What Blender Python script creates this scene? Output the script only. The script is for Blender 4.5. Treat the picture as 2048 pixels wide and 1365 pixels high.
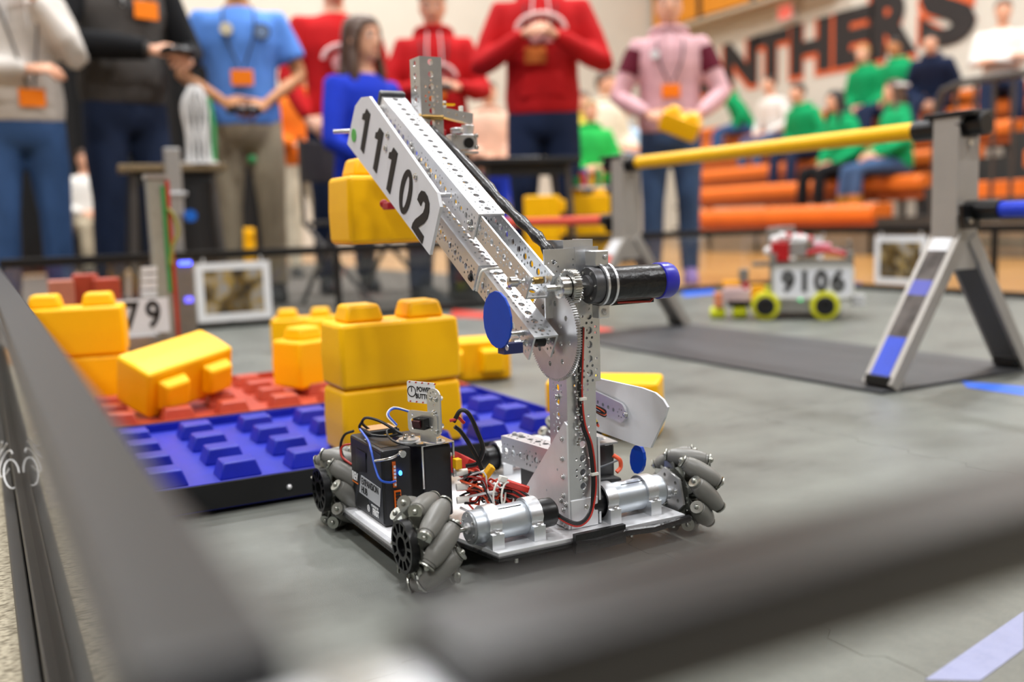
import bpy, bmesh, math, random
from mathutils import Vector, Matrix, Euler, Quaternion
random.seed(11)
PI = math.pi
SC = bpy.context.scene
COL = SC.collection
for _o in list(bpy.data.objects):
    bpy.data.objects.remove(_o)

# ------------------------------------------------------------------ camera
# world: X along the near field wall, Y along the left field wall, Z up, metres
CAM = Vector((0, 0, .3808)); YAW, PITCH, ROLL, FPX = .4990, .1250, -.0315, 1918.1
_fw = Vector((math.sin(YAW) * math.cos(PITCH), math.cos(YAW) * math.cos(PITCH), -math.sin(PITCH)))
_r0 = _fw.cross(Vector((0, 0, 1))).normalized(); _u0 = _r0.cross(_fw)
_r = _r0 * math.cos(ROLL) + _u0 * math.sin(ROLL); _u = -_r0 * math.sin(ROLL) + _u0 * math.cos(ROLL)
cd = bpy.data.cameras.new('camera'); cam = bpy.data.objects.new('camera', cd); COL.objects.link(cam)
M = Matrix((_r, _u, -_fw)).transposed().to_4x4(); M.translation = CAM
cam.matrix_world = M
cd.sensor_width = 36; cd.lens = FPX / 2048 * 36; cd.clip_start = .02; cd.clip_end = 200
cd.dof.use_dof = True; cd.dof.focus_distance = 1.07; cd.dof.aperture_fstop = 2.6; cd.dof.aperture_blades = 0
SC.camera = cam

def at(u, v, ax, val):
    """the world point where the sight line of photo pixel (u, v) meets the plane ax = val (used to measure places)"""
    d = _fw * FPX + _r * (u - 1024) + _u * (682.5 - v); i = 'xyz'.index(ax)
    return CAM + d * ((val - CAM[i]) / d[i])
def gp(u, D, z=0.):
    """ground point under photo column u, at depth D metres from the camera"""
    d = _fw * FPX + _r * (u - 1024) + _u * (682.5 - 443); p = CAM + d * (D / FPX)
    return Vector((p.x, p.y, z))

# ------------------------------------------------------------------ light
SC.view_settings.view_transform = 'Standard'; SC.view_settings.look = 'None'
SC.view_settings.gamma = 1; SC.view_settings.exposure = 0.2; SC.view_settings.use_curve_mapping = False
W = bpy.data.worlds.new('world'); SC.world = W; W.use_nodes = True
W.node_tree.nodes['Background'].inputs[0].default_value = (.8, .85, .9, 1)
W.node_tree.nodes['Background'].inputs[1].default_value = .25
for _i, (lx, ly) in enumerate([(-5, -4), (-5, 3), (-5, 10), (0, -4), (-.2, 2.2), (0, 10), (5, -4), (4.6, 3.6), (5, 10.5), (8.4, 5.5), (1.6, 5.6), (8.5, 0)]):
    ld = bpy.data.lights.new('ceiling_lamp_light', 'AREA'); ld.shape = 'DISK'; ld.size = .75; ld.energy = 265
    ld.color = (.97, .985, 1)
    lo = bpy.data.objects.new('ceiling_lamp_light', ld); COL.objects.link(lo); lo.location = (lx, ly, 7.6)

# ------------------------------------------------------------------ materials
def lin(h):
    if not isinstance(h, str): return tuple(h)
    h = h.lstrip('#'); c = [int(h[i:i + 2], 16) / 255 for i in (0, 2, 4)]
    return tuple(x / 12.92 if x <= .04045 else ((x + .055) / 1.055) ** 2.4 for x in c)
MATS = {}
def mat(name, col, rough=.5, metal=0., var=.06, scale=30., bump=0., bscale=None, spec=.5, coat=0., sss=0., emit=0., sheen=0., alpha=1., stretch=None):
    if name in MATS: return MATS[name]
    m = bpy.data.materials.new(name); m.use_nodes = True; nt = m.node_tree; b = nt.nodes['Principled BSDF']
    c = lin(col)
    b.inputs['Roughness'].default_value = rough; b.inputs['Metallic'].default_value = metal
    b.inputs['Specular IOR Level'].default_value = spec; b.inputs['Coat Weight'].default_value = coat
    b.inputs['Sheen Weight'].default_value = sheen
    if sss: b.inputs['Subsurface Weight'].default_value = sss; b.inputs['Subsurface Radius'].default_value = (.01, .006, .003)
    if emit: b.inputs['Emission Color'].default_value = (*c, 1); b.inputs['Emission Strength'].default_value = emit
    b.inputs['Alpha'].default_value = alpha
    tc = nt.nodes.new('ShaderNodeTexCoord'); src = tc.outputs['Object']
    if stretch:
        mp = nt.nodes.new('ShaderNodeMapping'); mp.inputs['Scale'].default_value = stretch
        nt.links.new(src, mp.inputs[0]); src = mp.outputs[0]
    n = nt.nodes.new('ShaderNodeTexNoise'); n.inputs['Scale'].default_value = scale; n.inputs['Detail'].default_value = 5
    nt.links.new(src, n.inputs['Vector'])
    r = nt.nodes.new('ShaderNodeValToRGB'); r.color_ramp.elements[0].position = .3; r.color_ramp.elements[1].position = .7
    r.color_ramp.elements[0].color = (*[x * (1 - var) for x in c], 1); r.color_ramp.elements[1].color = (*[min(1, x * (1 + var)) for x in c], 1)
    nt.links.new(n.outputs['Fac'], r.inputs[0]); nt.links.new(r.outputs[0], b.inputs['Base Color'])
    if bump:
        n2 = nt.nodes.new('ShaderNodeTexNoise'); n2.inputs['Scale'].default_value = bscale or scale; n2.inputs['Detail'].default_value = 4
        nt.links.new(src, n2.inputs['Vector'])
        bp = nt.nodes.new('ShaderNodeBump'); bp.inputs['Strength'].default_value = bump; bp.inputs['Distance'].default_value = .002
        nt.links.new(n2.outputs['Fac'], bp.inputs['Height']); nt.links.new(bp.outputs[0], b.inputs['Normal'])
    MATS[name] = m; return m
def panel_mat(name, tint, ior=1.5):
    """clear sheet plastic: straight-through transmission under a Fresnel gloss"""
    m = bpy.data.materials.new(name); m.use_nodes = True; nt = m.node_tree; nt.nodes.clear()
    o = nt.nodes.new('ShaderNodeOutputMaterial'); t = nt.nodes.new('ShaderNodeBsdfTransparent'); g = nt.nodes.new('ShaderNodeBsdfGlossy')
    t.inputs[0].default_value = (*tint, 1); g.inputs['Roughness'].default_value = .03
    f = nt.nodes.new('ShaderNodeFresnel'); ge = nt.nodes.new('ShaderNodeNewGeometry'); mr = nt.nodes.new('ShaderNodeMapRange')
    mr.inputs['To Min'].default_value = ior; mr.inputs['To Max'].default_value = 1 / ior; nt.links.new(ge.outputs['Backfacing'], mr.inputs['Value']); nt.links.new(mr.outputs[0], f.inputs[0])
    x = nt.nodes.new('ShaderNodeMixShader'); nt.links.new(f.outputs[0], x.inputs[0]); nt.links.new(t.outputs[0], x.inputs[1]); nt.links.new(g.outputs[0], x.inputs[2])
    nt.links.new(x.outputs[0], o.inputs[0]); MATS[name] = m; return m
alu = mat('brushed_aluminium', (.70, .715, .735), .36, .95, .05, 40, .08, 300, stretch=(1, .2, 1))
alu_d = mat('satin_aluminium', (.56, .56, .56), .38, .9, .06, 60)
alu_w = mat('bright_aluminium_plate', (.80, .81, .83), .42, .6, .04, 40)
steel = mat('zinc_steel', (.62, .62, .60), .24, 1., .1, 120)
zinc_g = mat('greenish_zinc_plate', (.42, .43, .39), .32, .9, .12, 90)
motor_m = mat('motor_can_steel', (.50, .54, .58), .40, .85, .04, 60)
brass = mat('brass', (.42, .27, .09), .35, 1., .05, 60)
roller_m = mat('grey_rubber_roller', '#6f6e69', .42, 0, .06, 60, .05)
blk = mat('black_plastic', '#0b0b0d', .36, 0, .15, 50)
blk_m = mat('black_matte', '#101113', .7, 0, .15, 60)
tape_b = mat('black_electrical_tape', '#0d0d0f', .33, 0, .2, 40, .6, 90)
hubm = mat('charcoal_hub_case', '#121317', .48, 0, .06, 40)
hubm2 = mat('slate_hub_case', '#2c2f37', .48, 0, .06, 40)
yel = mat('yellow_moulded_plastic', '#ffbe00', .40, 0, .03, 14, .02, 200, spec=.3)
blu = mat('blue_moulded_plastic', '#1423a0', .42, 0, .10, 25, .12, 250, spec=.4)
red = mat('red_moulded_plastic', '#b0432c', .42, 0, .10, 25, .12, 250)
rail_m = mat('black_anodised_rail', '#0a0a0b', .36, 0, .1, 60, spec=.5)
white_p = mat('white_sheet_plastic', '#e9eaec', .45, 0, .02, 30)
white_c = mat('white_foam_board', '#dfe1e6', .6, 0, .02, 30)
ink = mat('black_ink', '#08080a', .6, 0, .25, 90, stretch=(1, 1, 6))
green_dot = mat('green_sticker', '#4fb04a', .5)
tape_bl = mat('blue_duct_tape', '#0040b0', .5, 0, .04, 60, spec=.25)
clear = panel_mat('clear_polycarbonate', (.93, .94, .94), 1.6)
wred = mat('red_wire', '#b3271a', .4); wblk = mat('black_wire', '#121214', .4); wblue = mat('blue_wire', '#1f4fb8', .4)
wyel = mat('yellow_wire', '#e2c21c', .4); wor = mat('orange_wire', '#e2562a', .4); wwht = mat('white_wire', '#dcdcdc', .45)
orange = mat('orange_plastic', '#e8690f', .45); nylon = mat('natural_nylon', '#e3e1d8', .4, sss=.1)

# ------------------------------------------------------------------ mesh helper
class MB:
    def __init__(s): s.v = []; s.f = []; s.m = []; s.cur = 0
    def add(s, vs, fs, T=None):
        o = len(s.v)
        s.v += [tuple(T @ Vector(p)) if T else tuple(p) for p in vs]
        s.f += [tuple(i + o for i in f) for f in fs]; s.m += [s.cur] * len(fs); return s
    def box(s, c, d, rot=None, taper=1.):
        x, y, z = d[0] / 2, d[1] / 2, d[2] / 2; t = taper
        vs = [Vector(p) for p in ((-x, -y, -z), (x, -y, -z), (x, y, -z), (-x, y, -z), (-x * t, -y * t, z), (x * t, -y * t, z), (x * t, y * t, z), (-x * t, y * t, z))]
        R_ = Matrix.Translation(c) @ (rot.to_matrix().to_4x4() if rot else Matrix())
        return s.add(vs, [(0, 3, 2, 1), (4, 5, 6, 7), (0, 1, 5, 4), (1, 2, 6, 5), (2, 3, 7, 6), (3, 0, 4, 7)], R_)
    def bb(s, a, b):
        return s.box([(a[i] + b[i]) / 2 for i in range(3)], [abs(b[i] - a[i]) for i in range(3)])
    def ring(s, p0, p1, prof, n=20, cap=True):
        """lathe along p0->p1: prof is a list of (t, radius), t in metres from p0 (or 0..1 of the length when p1 given as fraction)"""
        p0 = Vector(p0); p1 = Vector(p1); ax = (p1 - p0).normalized(); q = ax.to_track_quat('Z', 'Y').to_matrix()
        vs = []; fs = []
        for t, r in prof:
            c = p0 + ax * t
            for k in range(n):
                a = 2 * PI * k / n; vs.append(c + q @ Vector((r * math.cos(a), r * math.sin(a), 0)))
        for j in range(len(prof) - 1):
            for k in range(n):
                a = j * n + k; b = j * n + (k + 1) % n; fs.append((a, b, b + n, a + n))
        if cap: fs.append(tuple(range(n - 1, -1, -1))); fs.append(tuple(range((len(prof) - 1) * n, len(prof) * n)))
        return s.add(vs, fs)
    def cyl(s, p0, p1, r0, r1=None, n=16):
        L = (Vector(p1) - Vector(p0)).length
        return s.ring(p0, p1, [(0, r0), (L, r0 if r1 is None else r1)], n)
    def tube(s, pts, r, n=8, closed=False):
        pts = [Vector(p) for p in pts]; rr = r if isinstance(r, (list, tuple)) else [r] * len(pts)
        vs = []; fs = []; up = None
        for i, p in enumerate(pts):
            t = (pts[min(i + 1, len(pts) - 1)] - pts[max(i - 1, 0)])
            t = t.normalized() if t.length > 1e-9 else Vector((0, 0, 1))
            if up is None:
                up = t.orthogonal().normalized()
            up = (up - t * up.dot(t)); up = up.normalized() if up.length > 1e-6 else t.orthogonal().normalized()
            w = t.cross(up)
            for k in range(n):
                a = 2 * PI * k / n; vs.append(p + (up * math.cos(a) + w * math.sin(a)) * rr[i])
        for j in range(len(pts) - 1):
            for k in range(n):
                a = j * n + k; b = j * n + (k + 1) % n; fs.append((a, b, b + n, a + n))
        fs.append(tuple(range(n - 1, -1, -1))); fs.append(tuple(range((len(pts) - 1) * n, len(pts) * n)))
        return s.add(vs, fs)
    def loft(s, rings, n=16):
        """rings: (centre, rx, ry[, tiltmatrix]) stacked; ellipse lies in XY"""
        vs = []; fs = []
        for c, rx, ry, *q in rings:
            for k in range(n):
                a = 2 * PI * k / n; p = Vector((rx * math.cos(a), ry * math.sin(a), 0))
                if q: p = q[0] @ p
                vs.append(Vector(c) + p)
        for j in range(len(rings) - 1):
            for k in range(n):
                a = j * n + k; b = j * n + (k + 1) % n; fs.append((a, b, b + n, a + n))
        fs.append(tuple(range(n - 1, -1, -1))); fs.append(tuple(range((len(rings) - 1) * n, len(rings) * n)))
        return s.add(vs, fs)
    def ball(s, c, r, n=12, m=8):
        r = r if isinstance(r, (tuple, list)) else (r, r, r)
        vs = [(c[0], c[1], c[2] - r[2])]; fs = []
        for j in range(1, m):
            a = -PI / 2 + PI * j / m
            for k in range(n):
                b = 2 * PI * k / n; vs.append((c[0] + r[0] * math.cos(a) * math.cos(b), c[1] + r[1] * math.cos(a) * math.sin(b), c[2] + r[2] * math.sin(a)))
        vs.append((c[0], c[1], c[2] + r[2])); e = len(vs) - 1
        for k in range(n):
            fs.append((0, 1 + (k + 1) % n, 1 + k)); fs.append((e, e - n + k, e - n + (k + 1) % n))
        for j in range(m - 2):
            for k in range(n):
                a = 1 + j * n + k; b = 1 + j * n + (k + 1) % n; fs.append((a, b, b + n, a + n))
        return s.add(vs, fs)
    def me(s, name, mats):
        m = bpy.data.meshes.new(name); m.from_pydata(s.v, [], s.f); m.update()
        for x in (mats if isinstance(mats, (list, tuple)) else [mats]): m.materials.append(x)
        if any(s.m): m.polygons.foreach_set('material_index', s.m)
        bm = bmesh.new(); bm.from_mesh(m); bmesh.ops.recalc_face_normals(bm, faces=bm.faces); bm.to_mesh(m); bm.free()
        return m
    def build(s, name, mats, parent=None, smooth=True, bevel=0, seg=2, remesh=0):
        return put(name, s.me(name, mats), parent, smooth, bevel, seg, remesh, local=False)
ORG = {}
def put(name, me, parent=None, smooth=True, bevel=0, seg=2, remesh=0, local=True, T=None):
    """link a mesh as ONE object; vertices given in world coordinates are moved into the frame of the thing they belong to"""
    o = bpy.data.objects.new(name, me); COL.objects.link(o)
    if parent is not None:
        o.parent = parent
        if not local:
            R_ = ORG.get(parent.name, Vector((0, 0, 0)))
            if R_.length: me.transform(Matrix.Translation(-R_))
            ORG[o.name] = R_
        else: ORG[o.name] = ORG.get(parent.name, Vector((0, 0, 0)))
    if T is not None: o.matrix_local = T
    if smooth:
        me.polygons.foreach_set('use_smooth', [True] * len(me.polygons))
        if not remesh and hasattr(me, 'set_sharp_from_angle'): me.set_sharp_from_angle(angle=math.radians(38))
    if bevel:
        b = o.modifiers.new('bevel', 'BEVEL'); b.width = bevel; b.segments = seg; b.limit_method = 'ANGLE'; b.angle_limit = math.radians(35); b.harden_normals = False
    if remesh:
        r = o.modifiers.new('remesh', 'REMESH'); r.mode = 'VOXEL'; r.voxel_size = remesh; r.use_smooth_shade = True
        q = o.modifiers.new('smooth', 'SMOOTH'); q.factor = .6; q.iterations = 4
    return o
def tag(o, label=None, cat=None, group=None, kind=None):
    for k, x in (('label', label), ('category', cat), ('group', group), ('kind', kind)):
        if x: o[k] = x
    return o
def thing(name, label, cat, loc=(0, 0, 0), rz=0., group=None, kind=None, world=False):
    """an Empty at the thing's base. world=True: its parts are written in world coordinates"""
    o = bpy.data.objects.new(name, None); COL.objects.link(o); o.empty_display_size = .05
    o.location = loc; o.rotation_euler = (0, 0, rz); tag(o, label, cat, group, kind)
    if world: ORG[o.name] = Vector(loc)
    return o
def struct(name, mb, m, **k):
    o = mb.build(name, m, **k) if isinstance(mb, MB) else mb
    o['kind'] = 'structure'; return o
def copy_tree(o, parent=None):
    c = o.copy(); COL.objects.link(c)
    if parent: c.parent = parent
    for ch in list(o.children): copy_tree(ch, c)
    return c

def flat(outline, holes, t):
    """a sheet with real holes: outline and holes as 2-D loops, thickness t, centred on z=0 -> (verts, faces)"""
    cu = bpy.data.curves.new('c', 'CURVE'); cu.dimensions = '2D'; cu.fill_mode = 'BOTH'; cu.extrude = t / 2
    for lp in [outline] + holes:
        sp = cu.splines.new('POLY'); sp.points.add(len(lp) - 1)
        for i, p in enumerate(lp): sp.points[i].co = (p[0], p[1], 0, 1)
        sp.use_cyclic_u = True
    ob = bpy.data.objects.new('c', cu); me = bpy.data.meshes.new_from_object(ob)
    r = ([tuple(v.co) for v in me.vertices], [tuple(p.vertices) for p in me.polygons])
    bpy.data.objects.remove(ob); bpy.data.curves.remove(cu); bpy.data.meshes.remove(me); return r
def circ(x, y, r, n=10, ph=0.):
    return [(x + r * math.cos(2 * PI * k / n + ph), y + r * math.sin(2 * PI * k / n + ph)) for k in range(n)]
def frame(o, ex, ey):
    ex = Vector(ex).normalized(); ey = Vector(ey); ey = (ey - ex * ey.dot(ex)).normalized(); ez = ex.cross(ey)
    m = Matrix((ex, ey, ez)).transposed().to_4x4(); m.translation = Vector(o); return m
def text_mesh(body, size, off=0., ext=.0005, sx=1., space=1., align='CENTER'):
    cu = bpy.data.curves.new('t', 'FONT'); cu.body = body; cu.size = size; cu.offset = off; cu.extrude = ext
    cu.align_x = align; cu.align_y = 'CENTER'; cu.space_character = space; cu.resolution_u = 4
    ob = bpy.data.objects.new('t', cu); me = bpy.data.meshes.new_from_object(ob)
    r = ([(v.co.x * sx, v.co.y, v.co.z) for v in me.vertices], [tuple(p.vertices) for p in me.polygons])
    bpy.data.objects.remove(ob); bpy.data.curves.remove(cu); bpy.data.meshes.remove(me); return r
def spline(pts, n=6):
    """Catmull-Rom through the points"""
    P = [Vector(p) for p in pts]; P = [P[0] * 2 - P[1]] + P + [P[-1] * 2 - P[-2]]; out = []
    for i in range(1, len(P) - 2):
        for k in range(n):
            t = k / n; a, b, c, d = P[i - 1:i + 3]
            out.append(.5 * ((2 * b) + (c - a) * t + (2 * a - 5 * b + 4 * c - d) * t * t + (3 * b - a - 3 * c + d) * t ** 3))
    out.append(P[-2]); return out
# ================================================================== the setting
def wood_floor():
    m = bpy.data.materials.new('varnished_maple_boards'); m.use_nodes = True; nt = m.node_tree; b = nt.nodes['Principled BSDF']
    tc = nt.nodes.new('ShaderNodeTexCoord'); br = nt.nodes.new('ShaderNodeTexBrick')
    br.inputs['Color1'].default_value = (*lin('#b98040'), 1); br.inputs['Color2'].default_value = (*lin('#cf9a55'), 1); br.inputs['Mortar'].default_value = (*lin('#8a5a26'), 1)
    br.inputs['Scale'].default_value = 1; br.inputs['Mortar Size'].default_value = .0015; br.inputs['Brick Width'].default_value = .9; br.inputs['Row Height'].default_value = .057
    nt.links.new(tc.outputs['Object'], br.inputs['Vector']); nt.links.new(br.outputs['Color'], b.inputs['Base Color'])
    b.inputs['Roughness'].default_value = .35; b.inputs['Coat Weight'].default_value = .3; return m
struct('floor', MB().bb((-12, -9, -.06), (14, 19, -.018)), wood_floor(), smooth=False)
cream = mat('cream_painted_block', '#d0cbbe', .7, 0, .03, 3, .1, 40)
struct('wall_right', MB().bb((10.6, -9, -.02), (10.8, 19, 9)), cream, smooth=False)
struct('wall_back', MB().bb((-12, 13.5, -.02), (10.6, 13.7, 9)), cream, smooth=False)
struct('wall_left', MB().bb((-12.2, -9, -.02), (-12, 13.7, 9)), mat('grey_painted_block', '#55534e', .7, 0, .03, 3), smooth=False)
struct('wall_front', MB().bb((-12, -9.2, -.02), (10.8, -9, 9)), mat('tan_painted_block', '#55534f', .7, 0, .03, 3), smooth=False)
struct('ceiling', MB().bb((-12.2, -9.2, 9), (10.8, 13.7, 9.2)), mat('white_ceiling_deck', '#aeadaa', .8, 0, .03, 3), smooth=False)

# carpet outside the left side; its unseen near-side arm is added to neutralise reflections
def carpet_mat():
    m = bpy.data.materials.new('beige_loop_carpet'); m.use_nodes = True; nt = m.node_tree; b = nt.nodes['Principled BSDF']
    tc = nt.nodes.new('ShaderNodeTexCoord'); mp = nt.nodes.new('ShaderNodeMapping'); mp.inputs['Scale'].default_value = (90, 220, 1)
    w = nt.nodes.new('ShaderNodeTexVoronoi'); w.inputs['Scale'].default_value = 1.6; n = nt.nodes.new('ShaderNodeTexNoise'); n.inputs['Scale'].default_value = 30
    r = nt.nodes.new('ShaderNodeValToRGB'); r.color_ramp.elements[0].color = (*lin('#b3a993'), 1); r.color_ramp.elements[1].color = (*lin('#6f6654'), 1)
    r.color_ramp.elements[0].position = .35; r.color_ramp.elements[1].position = .85
    nt.links.new(tc.outputs['Object'], mp.inputs[0]); nt.links.new(mp.outputs[0], w.inputs['Vector']); nt.links.new(w.outputs['Distance'], r.inputs[0])
    nt.links.new(r.outputs[0], b.inputs['Base Color']); b.inputs['Roughness'].default_value = .95
    bp = nt.nodes.new('ShaderNodeBump'); bp.inputs['Strength'].default_value = .8; bp.inputs['Distance'].default_value = .003; bp.invert = True
    nt.links.new(w.outputs['Distance'], bp.inputs['Height']); nt.links.new(bp.outputs[0], b.inputs['Normal']); return m
tag(MB().add([(-3, -4, -.018), (6, -4, -.018), (6, .112, -.018), (.0, .112, -.018), (.0, 3.3, -.018), (-3, 3.3, -.018), (-3, -4, -.010), (6, -4, -.010), (6, .112, -.010), (.0, .112, -.010), (.0, 3.3, -.010), (-3, 3.3, -.010)], [(5, 4, 3, 2, 1, 0), (6, 7, 8, 9, 10, 11)] + [(i, (i + 1) % 6, (i + 1) % 6 + 6, i + 6) for i in range(6)]).build('carpet', carpet_mat(), smooth=False),
    'beige looped carpet lying outside the left side of the playing field, with an unseen near-side arm added to neutralise reflections', 'carpet')

tag(MB().bb((-3.0, 3.86, -.018), (3.1, 10.2, -.011)).build('floor_runner', mat('dark_taupe_carpet', '#5d5750', .95, 0, .15, 30, .5, 200), smooth=False),
    'dark taupe carpet runner under the people standing beyond the far field wall', 'carpet')
# the grey foam floor of the field: 36 interlocking tiles
FX0, FY0, TL = .03, .135, .6096
def foam_mat():
    m = mat('grey_foam_tile', '#8b8981', .42, 0, .10, 5, .2, 900, spec=.5)
    nt = m.node_tree; b = nt.nodes['Principled BSDF']
    g = nt.nodes.new('ShaderNodeNewGeometry'); n = nt.nodes.new('ShaderNodeTexNoise'); n.inputs['Scale'].default_value = 3.2; n.inputs['Detail'].default_value = 9; n.inputs['Roughness'].default_value = .65
    mp = nt.nodes.new('ShaderNodeMapping'); mp.inputs['Scale'].default_value = (1, 1.6, 1); nt.links.new(g.outputs['Position'], mp.inputs[0]); nt.links.new(mp.outputs[0], n.inputs['Vector'])
    r = nt.nodes.new('ShaderNodeValToRGB'); r.color_ramp.elements[0].position = .32; r.color_ramp.elements[0].color = (*lin('#4f514c'), 1)
    r.color_ramp.elements[1].position = .62; r.color_ramp.elements[1].color = (*lin('#6e716b'), 1)
    e = r.color_ramp.elements.new(.42); e.color = (*lin('#61635e'), 1)
    nt.links.new(n.outputs['Fac'], r.inputs[0]); nt.links.new(r.outputs[0], b.inputs['Base Color']); return m
def tile_mesh():
    L = TL; N = 12; f = lambda s: 0 if s <= 0 or s >= N else (.0075 if s % 2 else -.0075)
    g = .00045
    def path():
        p = []
        for k in range(N):
            a = L * (k + .1) / N; b = L * (k + .9) / N; h = .0075 * (1 if k % 2 else -1)
            if k in (0, N - 1): h = 0
            p += [(a, h), (b, h)]
        return p
    P = path()
    out = [(g, g)] + [(x, y + g) for x, y in P] + [(L - g, g)] + [(L + y - g, x) for x, y in P] + [(L - g, L - g)] + [(x, L + y - g) for x, y in P[::-1]] + [(g, L - g)] + [(y + g, x) for x, y in P[::-1]]
    v, f_ = flat(out, [], .015); m = MB(); m.add(v, f_, Matrix.Translation((0, 0, -.0075))); return m.me('foam_tile', foam_mat())
mat_root = thing('foam_floor_mat', 'grey interlocking foam mat covering the floor inside the low clear walls', 'mat', (FX0, FY0, 0))
tm = tile_mesh()
for i in range(6):
    for j in range(6):
        put('foam_tile', tm, mat_root, smooth=False, T=Matrix.Translation((i * TL, j * TL, 0)))

# ------------------------------------------------------------------ field perimeter walls
def wall(name, label, a, b, inward, ht=.31, posts=4, tw=.028, th=.018):
    """a->b along the inner face; inward = unit normal to the inside"""
    a = Vector((*a, 0)); b = Vector((*b, 0)); d = (b - a); L = d.length; d.normalize(); n = Vector((*inward, 0))
    t = thing(name, label, 'field wall', tuple(a), group=None, world=True)
    def bar(nm, s0, s1, o0, o1, z0, z1, m, par=t, bev=.002):
        c = a + d * (s0 + s1) / 2 + n * (o0 + o1) / 2 + Vector((0, 0, (z0 + z1) / 2))
        k = MB().add(*boxvf(), Matrix((d * (s1 - s0), n * (o1 - o0), Vector((0, 0, z1 - z0)))).transposed().to_4x4() if False else mkT(c, d * (s1 - s0), n * (o1 - o0), Vector((0, 0, z1 - z0))))
        return k.build(nm, m, par, smooth=False, bevel=bev)
    r = bar('top_rail', 0, L, -tw, 0, ht - th, ht, rail_m)
    bar('rail_groove', 0, L, -tw - .0012, -tw + .0002, ht - .0105, ht - .0065, grv, r, 0)
    bar('bottom_rail', 0, L, -.024, .0, -.012, .022, rail_m)
    bar('foot_flange', 0, L, -.040, -.0245, -.012, .004, rail_m)
    for k in range(posts):
        s = L * k / (posts - 1); s0 = max(0, s - .012); s1 = min(L, s + .012)
        bar('upright', s0, s1, -.022, -.002, .022, ht - th, rail_m)
    for k in range(posts - 1):
        bar('clear_panel', L * k / (posts - 1) + .0125, L * (k + 1) / (posts - 1) - .0125, -.0135, -.0105, ht * 0 + .0205, ht - th + .0005, clear, bev=0)
    return t
grv = mat('rail_groove_grey', '#2c2d30', .5)
def boxvf():
    return [(-.5, -.5, -.5), (.5, -.5, -.5), (.5, .5, -.5), (-.5, .5, -.5), (-.5, -.5, .5), (.5, -.5, .5), (.5, .5, .5), (-.5, .5, .5)], [(0, 3, 2, 1), (4, 5, 6, 7), (0, 1, 5, 4), (1, 2, 6, 5), (2, 3, 7, 6), (3, 0, 4, 7)]
def mkT(c, x, y, z):
    m = Matrix((x, y, z)).transposed().to_4x4(); m.translation = c; return m
wl = wall('field_wall', 'black-railed clear wall running away along the left side of the field, blurred in front', (.041, .158), (.024, 3.78), (.99999, .0047), posts=2)
wn = wall('field_wall', 'black-railed clear wall crossing the bottom right of the photo, nearest the camera', (.062, .163), (3.71, .163), (0, 1), tw=.030)
wf = wall('field_wall', 'black-railed clear wall at the far side in front of the standing people', (.045, 3.79), (3.71, 3.79), (0, -1), .302, th=.032)
wr = wall('field_wall', 'black-railed clear wall at the right side in front of the bleachers', (3.72, .17), (3.72, 3.78), (-1, 0), .302, th=.032)
cb = thing('corner_bracket', 'pale metal corner bracket joining the two nearest black rails, badly blurred', 'bracket', (.03, .15, 0), world=True)
MB().bb((.0125, .126, -.015), (.055, .156, .2855)).build('post', rail_m, cb, smooth=False, bevel=.002)
MB().bb((.022, .118, .286), (.061, .152, .303)).build('clamp_plate', alu_w, cb, smooth=False, bevel=.002)
MB().cyl((.046, .138, .303), (.046, .138, .308), .007, n=6).build('bolt', steel, cb)
zr = thing('wire_ties', 'loose loops of clear zip ties and wire on the rail foot at the left edge', 'cable tie', (-.005, 1.60, 0), world=True)
for k in range(4):
    c = Vector((.008 - .006 * k, 1.56 + .04 * k, .035 + .008 * k))
    MB().tube([c + Vector((.010 * math.cos(a), .026 * math.sin(a), .016 * math.sin(a * 1.0 + k))) for a in [2 * PI * i / 16 for i in range(14)]], .0011, 6).build('tie_loop', wwht, zr)

def tape(label, pts, m, z=.0004):
    k = MB(); k.add([(x, y, z) for x, y in pts] + [(x, y, z + .0004) for x, y in pts], [(3, 2, 1, 0), (4, 5, 6, 7), (0, 1, 5, 4), (1, 2, 6, 5), (2, 3, 7, 6), (3, 0, 4, 7)])
    return tag(k.build('floor_tape', m, smooth=False), label, 'tape', 'tape strips on the field floor')
tb = mat('blue_floor_tape', '#2d66d8', .5); tr = mat('red_floor_tape', '#c9473a', .5); tg = mat('lilac_floor_tape', '#8f93b8', .5)
def pxs(*a): return [tuple(at(u, v, 'z', 0)[:2]) for u, v in a]
tape('blue tape strip on the grey floor beside the right bridge foot', pxs((1922, 763), (2050, 775), (2050, 792), (1935, 776)), tb)
tape('faded blue tape strip on the floor in the bottom right corner', pxs((1850, 1362), (2047, 1225), (2047, 1300), (1960, 1364)), tg)
tape('red tape strip on the floor behind the big gear', pxs((905, 620), (1005, 628), (1010, 640), (900, 634)), tr)
tape('red tape patch on the floor left of the black bridge mat', pxs((1182, 652), (1225, 659), (1232, 668), (1183, 668)), tr)
tape('blue tape strip on the floor below the pink hooded person', pxs((1362, 584), (1428, 577), (1428, 588), (1368, 594)), tb)
tape('blue tape strip on the floor right of the yellow-wheeled robot', pxs((1702, 566), (1722, 566), (1726, 575), (1706, 575)), tb)

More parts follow.
